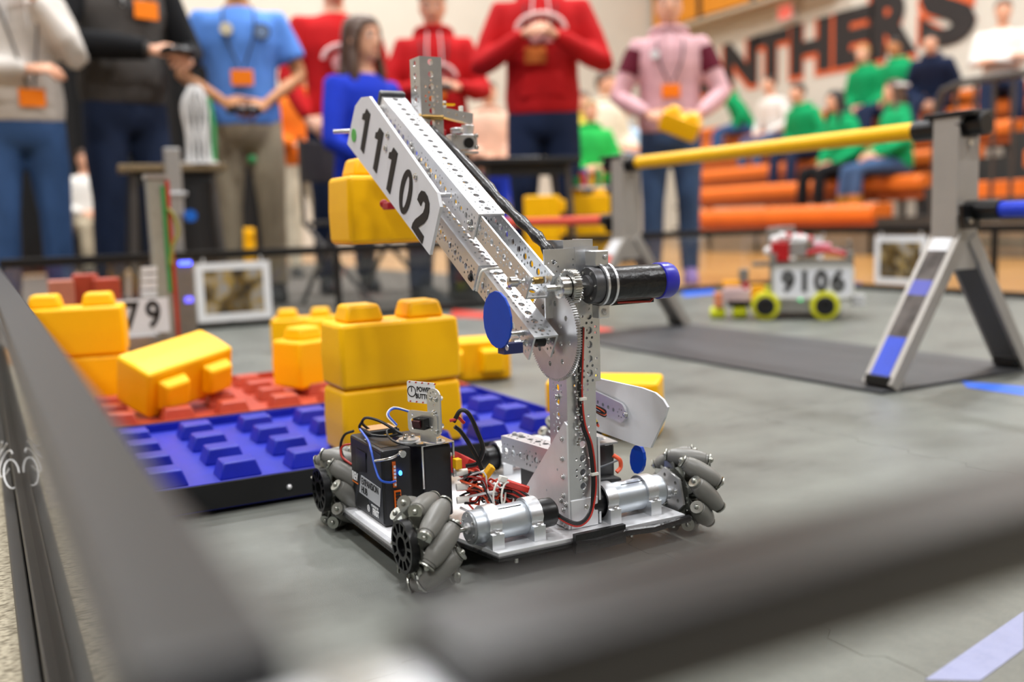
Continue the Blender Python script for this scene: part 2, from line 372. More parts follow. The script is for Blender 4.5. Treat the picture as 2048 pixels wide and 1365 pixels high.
# ------------------------------------------------------------------ stones (yellow blocks)
def stone_parts():
    L, B, H = .2012, .0996, .1006; k = MB(); n = 4
    lv = [(0, .0012), (H * .47, 0), (H * .5, 0), (H, .0022)]
    vs = []; fs = []
    for z, i in lv: vs += [(-L / 2 + i, -B / 2 + i, z), (L / 2 - i, -B / 2 + i, z), (L / 2 - i, B / 2 - i, z), (-L / 2 + i, B / 2 - i, z)]
    fs.append((3, 2, 1, 0)); fs.append((12, 13, 14, 15))
    for j in range(3):
        for q in range(4): a = j * 4 + q; b = j * 4 + (q + 1) % 4; fs.append((a, b, b + 4, a + 4))
    k.add(vs, fs); body = k.me('body', yel)
    kn = MB().box((0, 0, .0125), (.064, .064, .027), taper=.80).me('knob', yel)
    return body, kn
S_BODY, S_KNOB = stone_parts()
def stone(label, loc, rot, group, name='yellow_block'):
    t = thing(name, label, 'block', loc); t.rotation_euler = rot; tag(t, group=group)
    b = put('body', S_BODY, t, bevel=.0075, seg=4)
    for s in (-1, 1):
        put('knob', S_KNOB, t, bevel=.006, seg=3, T=Matrix.Translation((s * .0508, 0, .1016)))
    return t
GB = 'yellow knobbed blocks on and around the two trays'
PITCH_ = .1016
# ------------------------------------------------------------------ foundations (studded trays)
def tray(name, label, x0, x1, y0, y1, m, cols, rows, group):
    t = thing(name, label, 'tray', ((x0 + x1) / 2, (y0 + y1) / 2, 0), world=True, group=group)
    k = MB().bb((x0 + .003, y0 + .003, .022), (x1 - .003, y1 - .003, .030)); k.build('tray_floor', m, t, smooth=False)
    k = MB()
    for a, b in (((x0, y0), (x1, y0 + .004)), ((x0, y1 - .004), (x1, y1)), ((x0, y0 + .004), (x0 + .004, y1 - .004)), ((x1 - .004, y0 + .004), (x1, y1 - .004))):
        k.bb((*a, .006), (*b, .0435))
    k.build('rim', m, t, smooth=False)
    k = MB()
    for a, b in (((x0 - .003, y0 - .003), (x1 + .003, y0)), ((x0 - .003, y1), (x1 + .003, y1 + .003)), ((x0 - .003, y0), (x0, y1)), ((x1, y0), (x1 + .003, y1))):
        k.bb((*a, .008), (*b, .0425))
    k.build('skirt', blk_m, t, smooth=False)
    k = MB()
    for x in (x0 + .02, (x0 + x1) / 2, x1 - .02):
        k.bb((x - .012, y0 + .01, 0), (x + .012, y1 - .01, .022))
    k.build('runner', blk_m, t, smooth=False)
    MB().ball((x0 + .30, y0 - .003, .022), .004, 8, 6).build('screw', alu_w, t)
    km = MB().box((0, 0, 0), (.060, .052, .0235), taper=.76).me('knob', m)
    ox, oy, _ = t.location
    for x in cols:
        for y in rows: put('knob', km, t, bevel=.0022, seg=2, T=Matrix.Translation((x - ox, y - oy, .0417)))
    return t
cols = [.0905 + PITCH_ * k for k in range(8)]
tray('blue_tray', 'blue studded plastic tray with a black skirt, nearer of the two trays', .045, .868, 1.298, 1.764, blu, cols, [1.379 + PITCH_ * k for k in range(4)], 'studded trays')
tray('red_tray', 'red studded plastic tray behind the blue tray', .045, .868, 1.782, 2.248, red, cols, [1.863 + PITCH_ * k for k in range(4)], 'studded trays')
# the stack in front (on the blue tray)
sx = .4556 + .1006; sy = 1.376 + .050
stone('yellow block with two knobs, top of the tall stack behind the robot controller box', (sx, sy, .1322), (0, 0, 0), GB)
stone('yellow block standing on the blue tray, bottom of the stack behind the controller box', (sx, sy, .0302), (0, 0, 0), GB)
stone('yellow block with two knobs, top of the stack at the left beside the near rail', (.153, 2.177, .1322), (0, 0, -.2), GB)
stone('yellow block under another on the red tray at the left beside the near rail', (.153, 2.177, .0302), (0, 0, -.2), GB)
stone('yellow block tipped over on its side with its knobs facing front on the red tray', tuple(Vector((.312, 1.962, .104)) - Euler((1.916, -.15, .454)).to_matrix() @ Vector((0, 0, .0503))), (1.916, -.15, .454), GB)
stone('yellow block at an angle on the red tray just left of the tall stack', (.630, 2.02, .0435), (0, 0, .36), GB)
stone('yellow block on the grey floor behind the red tray, farthest from the camera', (.86, 2.93, .001), (0, 0, -.35), GB)
stone('yellow block half hidden behind the angled block left of the tall stack', (.84, 2.55, .001), (0, 0, -.5), GB)
stone('yellow block lying on its side behind the tall stack and left of the blue disc', (1.02, 2.13, .051), (PI / 2, 0, -.25), GB)
p = Vector((.985, 1.44, .05)); stone('yellow block lying on the floor behind the robot post and white plate', tuple(p), (PI / 2, 0, -.75), GB)
stone('yellow block held in the raised gripper behind the number plate', (.472 + .1006, 1.350 + .05, .353), (0, 0, .0), GB)

# ------------------------------------------------------------------ bridge
grey_pl = mat('grey_bridge_sheet', '#a9a49e', .45, .3, .04, 20); grey_dk = mat('shaded_bridge_sheet', '#5e5d5c', .5, .2, .05, 20)
bx = 1.86
br = thing('yellow_bridge', 'grey A-framed bridge with a yellow crossbar standing on a black floor mat', 'bridge', (bx, 1.99, 0), world=True)
MB().bb((bx - .262, 1.345, .0008), (bx + .262, 2.63, .007)).build('floor_plate', mat('black_rubber_sheet', '#3b3c3f', .5, 0, .1, 8), br, smooth=False)
def bridge_frame(y, stk):
    MB().bb((bx - .035, y - .032, .245), (bx + .035, y + .032, .575)).build('upright_post', grey_pl, br, smooth=False, bevel=.002)
    for s in (-1, 1):
        a = Vector((bx + s * .015, y, .315)); b = Vector((bx + s * .225, y, .0085)); d = (b - a).normalized(); w = Vector((0, 1, 0)); q = d.cross(w)
        k = MB().add(*boxvf(), mkT((a + b) / 2, d * (b - a).length, w * .075, q * .030))
        lg = k.build('leg', grey_pl, br, smooth=False, bevel=.001)
        if s < 0:
            o = q * (.0158 if q.x < 0 else -.0158)
            for (t0, t1, mm) in stk:
                c = a + d * (b - a).length * (t0 + t1) / 2 + o
                MB().add(*boxvf(), mkT(c, d * (b - a).length * (t1 - t0), w * .048, o.normalized() * .0012)).build('sticker', mm, lg, smooth=False)
        else:
            o = q * (.0158 if q.x < 0 else -.0158)
            MB().add(*boxvf(), mkT((a + b) / 2 + o, d * (b - a).length * .98, w * .055, o.normalized() * .0012)).build('shade_strip', grey_dk, lg, smooth=False)  # darker sheet on the down-facing leg side, its shade put into the colour
        MB().box(b + Vector((s * -.012, 0, .014)), (.05, .06, .022)).build('foot', blk, br, smooth=False, bevel=.003)
        for dy in (-.034, .034): MB().cyl(b + Vector((s * -.01, dy - .003, .016)), b + Vector((s * -.01, dy + .003, .016)), .006, n=10).build('bolt', steel, br)
gloss = mat('silver_mirror_sticker', '#9b9ca0', .12, .8, .4, 25); stb = mat('blue_sticker', '#1b41c4', .35); strd = mat('red_sticker', '#d23c24', .4); stw = mat('white_sticker', '#dcdde0', .3)
bridge_frame(1.382, [(.02, .12, stw), (.12, .32, gloss), (.32, .42, mat('lilac_sticker', '#6f74c9', .2, .3)), (.42, .70, gloss), (.70, .97, stb)])
bridge_frame(2.602, [(.06, .2, stw), (.22, .9, strd)])
MB().cyl((bx, 1.46, .552), (bx, 2.64, .552), .0195, n=24).build('yellow_crossbar', mat('yellow_painted_pipe', '#f7bd08', .4, 0, .03, spec=.3), br)
for y, s in ((1.40, 1), (2.62, -1)):
    k = MB().cyl((bx, y - .09, .552), (bx, y + .085, .552), .0235, n=16); k.box((bx, y - .02 * s, .575), (.075, .12, .012)); k.box((bx, y - .045, .53), (.045, .008, .05), taper=1.6)
    k.build('pipe_bracket', blk, br, bevel=.002)
    for dx, dz in ((-.022, .556), (.026, .556), (.004, .515)): MB().cyl((bx + dx, y - .052, dz), (bx + dx, y - .047, dz), .0065, n=10).build('bolt', steel, br)
def side_bar(label, y0, y1, m, ybr):
    t = thing('side_crossbar', label, 'bar', (bx, y0, 0), world=True)
    MB().cyl((bx, y0, .372), (bx, y1, .372), .0165, n=20).build('pipe', m, t)
    s = 1 if y1 > y0 else -1
    MB().cyl((bx, ybr, .372), (bx, y0 + s * .03, .372), .021, n=16).build('pipe_sleeve', blk, t)
    MB().box((bx - .02, ybr + s * .02, .358), (.05, .008, .05), taper=1.3).build('hanger_plate', blk, t, smooth=False)
    MB().cyl((bx - .03, ybr + s * .026, .35), (bx - .03, ybr + s * .03, .35), .006, n=10).build('bolt', steel, t)
side_bar('blue pipe crossbar at the right edge, below the yellow one', 1.30, .18, mat('blue_painted_pipe', '#1d3fd0', .35, 0, .03), 1.349)
side_bar('red pipe crossbar fixed to the far bridge post, behind the robot', 2.70, 3.74, mat('red_painted_pipe', '#d4482f', .4, 0, .03), 2.636)
# ================================================================== the number-plated robot in front
AX = Vector((0, .8616, .5075)); AN = Vector((0, -.5075, .8616))     # along the arm, and square to it (plane of the arm is YZ)
def pattern(L, w, start=.012, r=.0041, rs=.0016):
    """hole loops along a strip of length L centred on y=0: hub pattern every 48 mm, plain holes between"""
    H = []; x = start; k = 0
    while x < L - .006:
        H.append(circ(x, 0, r, 12))
        if k % 3 == 0 and x > .009 and x < L - .009:
            H += [circ(x + .0090 * math.cos(a), .0090 * math.sin(a), rs, 7) for a in [2 * PI * (i + .5) / 8 for i in range(8)]]
        else:
            if x + .008 < L - .003: H.append(circ(x + .008, 0, rs, 6)) if (k + 1) % 3 else None
            if k % 3 == 1 and w > .02: H += [circ(x, .0085, rs, 6), circ(x, -.0085, rs, 6)]
        x += .016; k += 1
    return [h for h in H if h]
def rect(x0, y0, x1, y1): return [(x0, y0), (x1, y0), (x1, y1), (x0, y1)]
PC = {}
def strip(L, w, start=.012, t=.0022, key=None):
    k = (round(L, 4), round(w, 4), start, t)
    if k not in PC: PC[k] = flat(rect(0, -w / 2, L, w / 2), pattern(L, w, start), t)
    return PC[k]
def channel(name, o, d, web_n, w, m, parent, L, start=.012, depth=None, t=.0022):
    """U channel: o = corner line start at the middle of the web's outer face, d = direction, web_n = outward normal of the web; flanges go the other way"""
    d = Vector(d).normalized(); n = Vector(web_n).normalized(); s = d.cross(n).normalized(); depth = depth or w
    mb = MB(); v, f = strip(L, w, start, t); mb.add(v, f, frame(Vector(o) - n * t / 2, d, s))
    v, f = strip(L, depth - t, start, t)
    for q in (-1, 1): mb.add(v, f, frame(Vector(o) + s * q * (w / 2 - t / 2) - n * (t + (depth - t) / 2), d, n))
    return mb.build(name, m, parent, smooth=False)
def screw(p, n, parent=None, r=.0032, h=.0028, m=None, mb=None, socket=True):
    p = Vector(p); n = Vector(n).normalized(); k = mb or MB()
    k.ring(p, p + n, [(0, r * 1.35), (.0006, r * 1.35), (.0006, r), (h * .8, r), (h, r * .8)], 10)
    k.ring(p, p + n, [(h + .0001, r * .5), (h + .0006, r * .42)], 6)
    return k if mb else k.build('screw', m or steel, parent)

rb = thing('competition_robot', 'silver wheeled robot with a raised arm and a slanted 11102 number plate, in focus', 'robot', (.56, 1.02, 0), world=True)
# ---- chassis
k = MB(); v, f = flat([(.362, .945), (.430, .945), (.446, .862), (.690, .858), (.690, 1.19), (.362, 1.19)], [], .004); k.add(v, f, Matrix.Translation((0, 0, .0325)))
k.build('chassis_plate', alu_w, rb, smooth=False, bevel=.0005)
k = MB(); v, f = flat([(.360, .943), (.429, .943), (.444, .858), (.692, .854), (.692, 1.192), (.360, 1.192)], [], .004); k.add(v, f, Matrix.Translation((0, 0, .0285)))
k.build('underplate', tape_b, rb, smooth=False)
k = MB().tube([(.535, .853, .031), (.56, .850, .029), (.60, .849, .032), (.64, .852, .028), (.692, .853, .031)], .0042, 8); k.bb((.534, .850, .020), (.600, .856, .041)); k.build('edge_tape', tape_b, rb)
for x in (.47, .56, .62, .68): MB().cyl((x, .868, .0265), (x, .868, .018), .0022, n=8).build('underside_bolt', steel, rb)
MB().bb((.368, .953, .0347), (.395, 1.09, .0353)).build('white_label_strip', white_p, rb, smooth=False)

# ---- mecanum wheels
def wheel_meshes(hand):
    R0 = .0508; N = 9; wd = .021
    fr = MB()                                     # two pressed steel side plates with bent ears that carry the roller axles
    for s in (-1, 1):
        out = []
        for k in range(N):
            a = 2 * PI * k / N + s * hand * .30
            for da, r in ((-.30, .0265), (-.18, .0350), (-.08, .0375), (.08, .0375), (.18, .0350), (.30, .0265)):
                out.append((r * math.cos(a + da), r * math.sin(a + da)))
        v, f = flat(out, [circ(0, 0, .0175, 24)] + [circ(.0235 * math.cos(2 * PI * q / 6), .0235 * math.sin(2 * PI * q / 6), .002, 6) for q in range(6)], .0018)
        T = Matrix(((0, 0, 1, s * wd * .86), (1, 0, 0, 0), (0, 1, 0, 0), (0, 0, 0, 1)))
        fr.add(v, f, T)
        for k in range(N):
            a0 = 2 * PI * k / N; rad0 = Vector((0, math.cos(a0), math.sin(a0))); ax0 = (Vector((1, 0, 0)) + Vector((0, -math.sin(a0), math.cos(a0))) * hand).normalized(); a = a0 + s * hand * .45
            c = rad0 * .0400 + ax0 * s * .0262
            side = rad0.cross(ax0)
            v_, f_ = flat(circ(0, 0, .0078, 14), [], .0016); fr.add(v_, f_, frame(c, side, rad0))
            # arm from the plate up to the ear
            p1 = Vector((s * wd * .86, c.y * .58 + c.y * .0, c.z * .58)); p2 = c - rad0 * .005
            q1 = side * .0072; q2 = Vector((0, -c.z, c.y)).normalized() * .0105; nn = ax0 * .0008
            fr.add([p1 - q2 - nn, p1 + q2 - nn, p2 + q1 - nn, p2 - q1 - nn, p1 - q2 + nn, p1 + q2 + nn, p2 + q1 + nn, p2 - q1 + nn], [(0, 3, 2, 1), (4, 5, 6, 7), (0, 1, 5, 4), (1, 2, 6, 5), (2, 3, 7, 6), (3, 0, 4, 7)])
            fr.ball(c + ax0 * s * .0012, .0032, 8, 5); fr.ball(Vector((s * (wd * .86 + .001), .029 * math.cos(a + .1), .029 * math.sin(a + .1))), .002, 6, 4)
    fr.cyl((-wd * .9, 0, 0), (wd * .9, 0, 0), .0165, n=20)
    F = fr.me('wheel_frame', zinc_g)
    ro = MB(); L = .0245; ro.ring((0, 0, -L), (0, 0, L), [(0, .0050), (.0004, .0074), (.003, .0078), (.0034, .0088), (.009, .0104), (.016, .0114), (L, .0117), (2 * L - .016, .0114), (2 * L - .009, .0104), (2 * L - .0034, .0088), (2 * L - .003, .0078), (2 * L - .0004, .0074), (2 * L, .0050)], 20)
    ro.cyl((0, 0, -L - .004), (0, 0, L + .004), .0024, n=8)
    Rm = ro.me('roller', roller_m)
    hb = MB()                                     # black spoked hub disc
    n2 = 12
    holes = [circ(0, 0, .0105, 20)]
    for k in range(n2):
        a = 2 * PI * k / n2; b = PI / n2 * .72
        holes.append([(r * math.cos(a + q), r * math.sin(a + q)) for r, q in ((.0150, -b * .9), (.0245, -b), (.0245, b), (.0150, b * .9))])
    v, f = flat(circ(0, 0, .0278, 24), holes, .009); T = Matrix(((0, 0, 1, 0), (1, 0, 0, 0), (0, 1, 0, 0), (0, 0, 0, 1))); hb.add(v, f, T)
    hb.cyl((.002, 0, 0), (.004, 0, 0), .0270, n=32)
    H = hb.me('hub_ring', blk)
    return F, Rm, H, N, wd
def wheel(x, y, hand, hubside, spin=0., bright=False):
    F, Rm, H, N, wd = wheel_meshes(hand)
    w = put('mecanum_wheel', F, rb, T=Matrix.Translation(Vector((x, y, .0508)) - rb.location) @ Matrix.Rotation(spin, 4, 'X'))
    for k in range(N):
        a = 2 * PI * k / N; rad = Vector((0, math.cos(a), math.sin(a))); tan = Vector((0, -math.sin(a), math.cos(a))); ax = (Vector((1, 0, 0)) + tan * hand).normalized()
        T = frame(rad * .0378, rad, ax.cross(rad)); 
        put('roller', Rm, w, T=Matrix.Translation(rad * .0390) @ Matrix((rad.cross(ax), rad, ax)).transposed().to_4x4())
    if hubside: put('hub_ring', H, w, T=Matrix.Translation((hubside * (wd + .003), 0, 0)))
    return w
wheel(.379, .895, -1, -1, .15); wheel(.373, 1.155, 1, -1, .45); wheel(.7235, .898, 1, 0, .3); wheel(.715, 1.155, -1, 0, .1)
def hex_plate(x, y, parent=rb):
    v, f = flat([(.030 * math.cos(PI / 3 * i + .3) * (1.05 if i % 3 == 0 else 1), .030 * math.sin(PI / 3 * i + .3)) for i in range(6)],
                [circ(0, 0, .006, 16)] + [circ(.021 * math.cos(PI / 3 * i + .3), .021 * math.sin(PI / 3 * i + .3), .0024, 8) for i in range(6)], .003)
    k = MB().add(v, f, Matrix(((0, 0, 1, x), (1, 0, 0, y), (0, 1, 0, .051), (0, 0, 0, 1))))
    p = k.build('hub_plate', alu_d, parent, smooth=False)
    for i in (0, 2, 4): screw((x - .0015, y + .0145 * math.cos(PI / 3 * i + .8), .051 + .0145 * math.sin(PI / 3 * i + .8)), (-1, 0, 0), p)
    MB().ring((x - .016, y, .051), (x, y, .051), [(0, .0075), (.004, .0085), (.016, .0085)], 18).build('shaft_hub', alu, p)
hex_plate(.697, .898); hex_plate(.6885, 1.155)

# ---- drive motors lying along the two sides, each in two clamps
def drive(y, xf, s, clamps, z=.056, r=.0185, blackend=True):
    """xf: gearbox face x; s: direction from the face towards the rear"""
    X = lambda a: xf + s * a
    m = MB(); m.ring((X(0), y, z), (X(.1), y, z), [(0, .0135), (.0005, r * .92), (.002, r), (.022, r), (.0225, r * .94), (.0245, r * .94), (.025, r), (.078, r), (.0795, r * .94), (.081, r * .9)], 32)
    mo = m.build('drive_motor', motor_m, rb)
    MB().ring((X(-.0035), y, z), (X(.1), y, z), [(0, .006), (.0036, .0062)], 16).build('face_boss', alu_d, mo)
    g = MB().ring((X(-.0008), y, z), (X(.1), y, z), [(0, r * .94), (.018, r * .985)], 28); g.build('gearbox', mat('gearbox_grey', (.27, .28, .29), .4, .7, .05), mo)
    for i in range(6):
        a = PI / 3 * i + .4; screw((X(-.0008), y + .0135 * math.cos(a), z + .0135 * math.sin(a)), (-s, 0, 0), mo, .0014, .0008)
    MB().cyl((X(-.018), y, z), (X(0), y, z), .0032, n=12).build('shaft', steel, mo)
    MB().tube([(X(.026), y - .0075, z + .0172), (X(.06), y - .0075, z + .0172)], .0004, 4).build('seam_line', blk, mo)
    if blackend:
        MB().ring((X(.078), y, z), (X(.2), y, z), [(0, .0150), (.002, .0165), (.024, .0160), (.027, .013)], 20).build('end_cap', blk, mo)
    for c in clamps:
        w = .0145; x0 = c - w / 2
        out = [(-.0135, -.0005)]
        R_ = r + .0032
        zc = z - .0345
        # outline in (y', z') around the axis, base block stepping forward
        pts = [(-.0245, -.0215), (-.0245, -.0045), (-.0205, -.0045), (-.0195, -.0015)]
        pts += [(-R_ * math.cos(a), R_ * math.sin(a)) for a in [PI * i / 16 for i in range(1, 16)]]
        pts += [(.0195, -.0015), (.0205, -.0045), (.0245, -.0045), (.0245, -.0215)]
        v, f = flat(pts[::-1], [circ(0, 0, r + .0002, 32)], w)
        k = MB().add(v, f, Matrix(((0, 0, 1, c), (1, 0, 0, y), (0, 1, 0, z), (0, 0, 0, 1))))
        cl = k.build('motor_clamp', alu, rb, bevel=.0004)
        screw((c, y - .0222, z - .0045), (0, 0, 1), cl, .0024, .0026, alu_d); screw((c, y + .0222, z - .0045), (0, 0, 1), cl, .0024, .0026, alu_d)
    return mo
drive(.8965, .429, 1, (.4515, .5025)); drive(.8985, .683, -1, (.604, .661))
drive(1.155, .429, 1, (.4515, .5025)); drive(1.155, .683, -1, (.604, .661))

# ---- upright post with gussets, screws and cable run
px0, px1, py0, py1 = .549, .587, .885, .923
channel('upright_post', ((px0 + px1) / 2, py0, .040), (0, 0, 1), (0, -1, 0), px1 - px0, alu, rb, .318, .010)
channel('post_extension', ((px0 + px1) / 2 - .006, py0 + .012, .2), (0, 0, 1), (-1, 0, 0), .030, alu, rb, .15, .010)
MB().bb((px0 + .001, py0 - .002, .035), (px1 - .001, py0 + .036, .068)).build('post_foot', alu_w, rb, smooth=False, bevel=.001)
MB().bb((px1 + .001, py0 - .001, .036), (px1 + .0035, py0 + .03, .136)).build('side_strip', alu_w, rb, smooth=False)
g = MB(); v, f = flat([(.8832, .036), (.8832, .155), (.888, .158), (.984, .058), (.984, .045), (.945, .036)], [circ(y_, z_, .0016, 6) for y_, z_ in ((.905, .10), (.93, .07))], .0022)
g.add(v, f, Matrix(((0, 0, 1, px0 - .0016), (1, 0, 0, 0), (0, 1, 0, 0), (0, 0, 0, 1)))); gu = g.build('gusset_plate', alu_w, rb, smooth=False)
for y_, z_ in ((.893, .138), (.894, .115), (.893, .0945), (.893, .073), (.898, .066), (.888, .064), (.893, .056), (.898, .041), (.889, .0385)): screw((px0 - .0027, y_, z_), (-1, 0, 0), gu, .0024, .0024, alu_d)
for z_ in (.205, .2, .1): pass
screw((px0 - .001, .905, .183), (-1, 0, 0), rb); screw((.57, py0 - .0003, .0905), (0, -1, 0), rb, .0026); screw((.57, py0 - .0003, .058), (0, -1, 0), rb, .003)
for q, (m_, dx) in enumerate(((wblk, 0), (wblk, -.0022), (wred, .0022))):
    P = [(.5665 + dx, .879, .262), (.565 + dx, .880, .225), (.563 + dx, .880, .19), (.566 + dx, .880, .155), (.574 + dx, .879, .13), (.578 + dx, .879, .10), (.577 + dx, .878, .075), (.568, .874 - .001 * q, .055 - .002 * q), (.553, .872, .046 - .002 * q), (.541, .882, .050 - .002 * q), (.53, .893, .060 - .0015 * q)]
    MB().tube(spline(P), .0014, 8).build('motor_cable', m_, rb)
for z_, x_ in ((.096, .5785), (.183, .565)): MB().box((x_, .8785, z_), (.009, .005, .0035)).build('cable_tie', nylon, rb, smooth=False, bevel=.0006)
k = MB()
for i in range(46):
    a = i * 1.1; k.ball((.5615 + .0026 * math.sin(a), .8805, .275 - i * .0032), .0021, 6, 4)
k.build('spring_chain', steel, rb)

# ---- pivot bracket, big arm motor and gears
k = MB(); v, f = flat(rect(0, 0, .062, .074), [circ(.012 + .0, .060, .0026, 10), circ(.02, .03, .012, 24)] + [circ(.010 + .007 * math.cos(a), .055 + .007 * math.sin(a), .0012, 6) for a in [PI / 4 * i for i in range(8)]] + [circ(.036, .062 - .006 * i, .0011, 6) for i in range(3)], .0025)
k.add(v, f, frame((.5235, .884, .275), (1, 0, 0), (0, 0, 1))); k.bb((.548, .8845, .345), (.5865, .916, .3478)); k.build('pivot_bracket', alu, rb, smooth=False)
mx = .862; mz = .309; r = .0195
m = MB(); m.ring((.566, mx, mz), (.8, mx, mz), [(0, .014), (.001, .0195), (.02, .0200), (.021, .0188), (.090, .0190), (.0935, .0195), (.1, .0192)], 32); am = m.build('arm_motor', tape_b, rb)
MB().ring((.6555, mx, mz), (.8, mx, mz), [(0, .0192), (.001, .0205), (.014, .0204), (.019, .0185), (.021, .015)], 28).build('blue_end_cap', mat('blue_cap_plastic', '#2323a8', .3), am)
MB().ring((.564, mx, mz), (.8, mx, mz), [(0, .0192), (.0015, .0198), (.011, .0199)], 30).build('gearbox', mat('gearbox_dark', (.10, .10, .105), .38, .6, .05), am)
MB().ring((.560, mx, mz), (.8, mx, mz), [(0, .0110), (.0045, .0115)], 24).build('face_boss', mat('gearbox_dark'  , 0), am)
for i in range(6): screw((.5638, mx + .0152 * math.cos(PI / 3 * i), mz + .0152 * math.sin(PI / 3 * i)), (-1, 0, 0), am, .0014, .0008)
for i, xx in enumerate((.577, .588)):
    v, f = flat(circ(0, 0, .0235, 40), [circ(0, 0, .0204, 40)], .0028); MB().add(v, f, Matrix(((0, 0, 1, xx), (1, 0, 0, mx), (0, 1, 0, mz), (0, 0, 0, 1)))).build('clamp_ring', alu, am, smooth=False)
MB().ring((.578, mx, mz), (.8, mx, mz), [(0, .0222), (.0095, .0222)], 36).build('clamp_band', tape_b, am)
k = MB(); k.bb((.571, mx - .006, mz + .020), (.588, mx + .015, mz + .037)); k.build('clamp_ear', alu, am, bevel=.0012); MB().bb((.574, mx - .006, mz - .036), (.588, mx + .008, mz - .021)).build('clamp_ear', alu, am, bevel=.0012)
screw((.583, mx - .006, mz + .030), (0, -1, 0), am, .0024, .002, alu_d); screw((.581, mx - .006, mz - .029), (0, -1, 0), am, .003, .002, alu_d)
k = MB(); k.bb((.590, mx + .004, mz - .024), (.655, mx + .010, mz - .0195)); k.build('lead_wire_strip', wblk, am); MB().tube([(.60, mx - .004, mz - .0205), (.63, mx - .004, mz - .0215), (.645, mx - .002, mz - .0225), (.652, mx, mz - .018)], .0012, 6).build('lead_wire', wred, am)
def gear(name, c, r, n, x0, x1, m, holes, th=.0025, parent=rb, bore=.004):
    out = []
    for i in range(n):
        a = 2 * PI * i / n; d = 2 * PI / n
        out += [((r - th) * math.cos(a - d * .30), (r - th) * math.sin(a - d * .30)), (r * math.cos(a - d * .12), r * math.sin(a - d * .12)), (r * math.cos(a + d * .12), r * math.sin(a + d * .12)), ((r - th) * math.cos(a + d * .30), (r - th) * math.sin(a + d * .30))]
    v, f = flat(out, holes + [circ(0, 0, bore, 14)], x1 - x0)
    return MB().add(v, f, Matrix(((0, 0, 1, (x0 + x1) / 2), (1, 0, 0, c[0]), (0, 1, 0, c[1]), (0, 0, 0, 1)))).build(name, m, parent, smooth=False)
gc = (.885, .2575)
gh = [circ(rr * math.cos(a), rr * math.sin(a), .0029, 14) for rr, q, o in ((.034, 8, .2), (.019, 6, .5)) for a in [2 * PI * i / q + o for i in range(q)]]
bg = gear('big_gear', gc, .0515, 110, .5325, .5375, alu_d, gh)
pn = gear('pinion_gear', (mx, mz), .0195, 40, .5385, .5465, steel, [circ(.0118 * math.cos(a), .0118 * math.sin(a), .0018, 8) for a in (0, 1.57, 3.14, 4.71)], .0024)
MB().ring((.527, mx, mz), (.8, mx, mz), [(0, .009), (.0005, .0115), (.0105, .0118)], 24).build('hub_collar', steel, pn)
MB().cyl((.512, mx, mz), (.566, mx, mz), .0035, n=12).build('shaft', steel, pn)
for a in (0, 1.57, 3.14, 4.71): screw((.527, mx + .0075 * math.cos(a), mz + .0075 * math.sin(a)), (-1, 0, 0), pn, .0015, .0008)

# ---- the two parallel arms (each an outer channel sliding over an inner one)
def arm(name, y, z, L, up, s0, m, w, x=.511, start=.012, off=0.):
    """bottom-edge origin (y, z); up: web on the upper side"""
    o = Vector((x, y, z)) + AX * s0 + AN * (w * 1.0 if up else 0.) + AN * off
    return channel(name, o, AX, AN if up else -AN, w, m, rb, L, start)
UO = (.8800, .2975); LO_ = (.8765, .2335)
ui = arm('upper_arm_inner', *UO, .175, False, 0, alu, .0285)
uo = arm('upper_arm_outer', *UO, .330, True, .129, alu_w, .0335, off=-.003)
li = arm('lower_arm_inner', *LO_, .200, True, 0, alu, .0295)
lo = arm('lower_arm_outer', *LO_, .300, True, .139, alu, .034, off=-.003)
# top end cap and rivets, stand-offs, tie
e = Vector((.511, *UO)) + AX * .459 + AN * .016; MB().add(*boxvf(), mkT(e, Vector((.037, 0, 0)), AX * .012, AN * .040)).build('end_cap', mat('dark_grey_cap', '#3b3d42', .45), rb, smooth=False, bevel=.003)
def on(base, s, n_, x=.4945): return Vector((x, *base)) + AX * s + AN * n_
for s, n_ in ((.139, .006), (.328, .013), (.300, .006), (.325, .004), (.268, .008)):
    screw(on(UO, s + .0, n_), (-1, 0, 0), uo, .0035, .004); screw(on(UO, s + .007, n_ + .004), (-1, 0, 0), uo, .0028, .003)
for s, n_ in ((.150, .008),): screw(on(LO_, s, n_), (-1, 0, 0), lo, .004, .003, blk)
for s in (.30,): MB().ring(on(UO, .445, .016, .478), on(UO, .445, .016, .495), [(0, .003), (.004, .003), (.004, .0062), (.017, .0062)], 12).build('axle_spacer', steel, uo)
MB().cyl(on(UO, .205, .014, .4715), on(UO, .205, .014, .494), .0030, n=12).build('stand_off', alu, uo)
MB().cyl(on(UO, .36, .002, .4715), on(UO, .36, .002, .494), .0030, n=12).build('stand_off', alu, uo)
t_ = [Vector((.511 + a * .0185, 0, 0)) + Vector((0, *LO_)) + AX * .128 + AN * b for a, b in ((-1, .004), (-1, .028), (-.7, .0325), (0, .0335), (.7, .0325), (1, .028), (1, .004))]
MB().tube(spline(t_, 4), .0016, 8).build('zip_tie', nylon, lo)
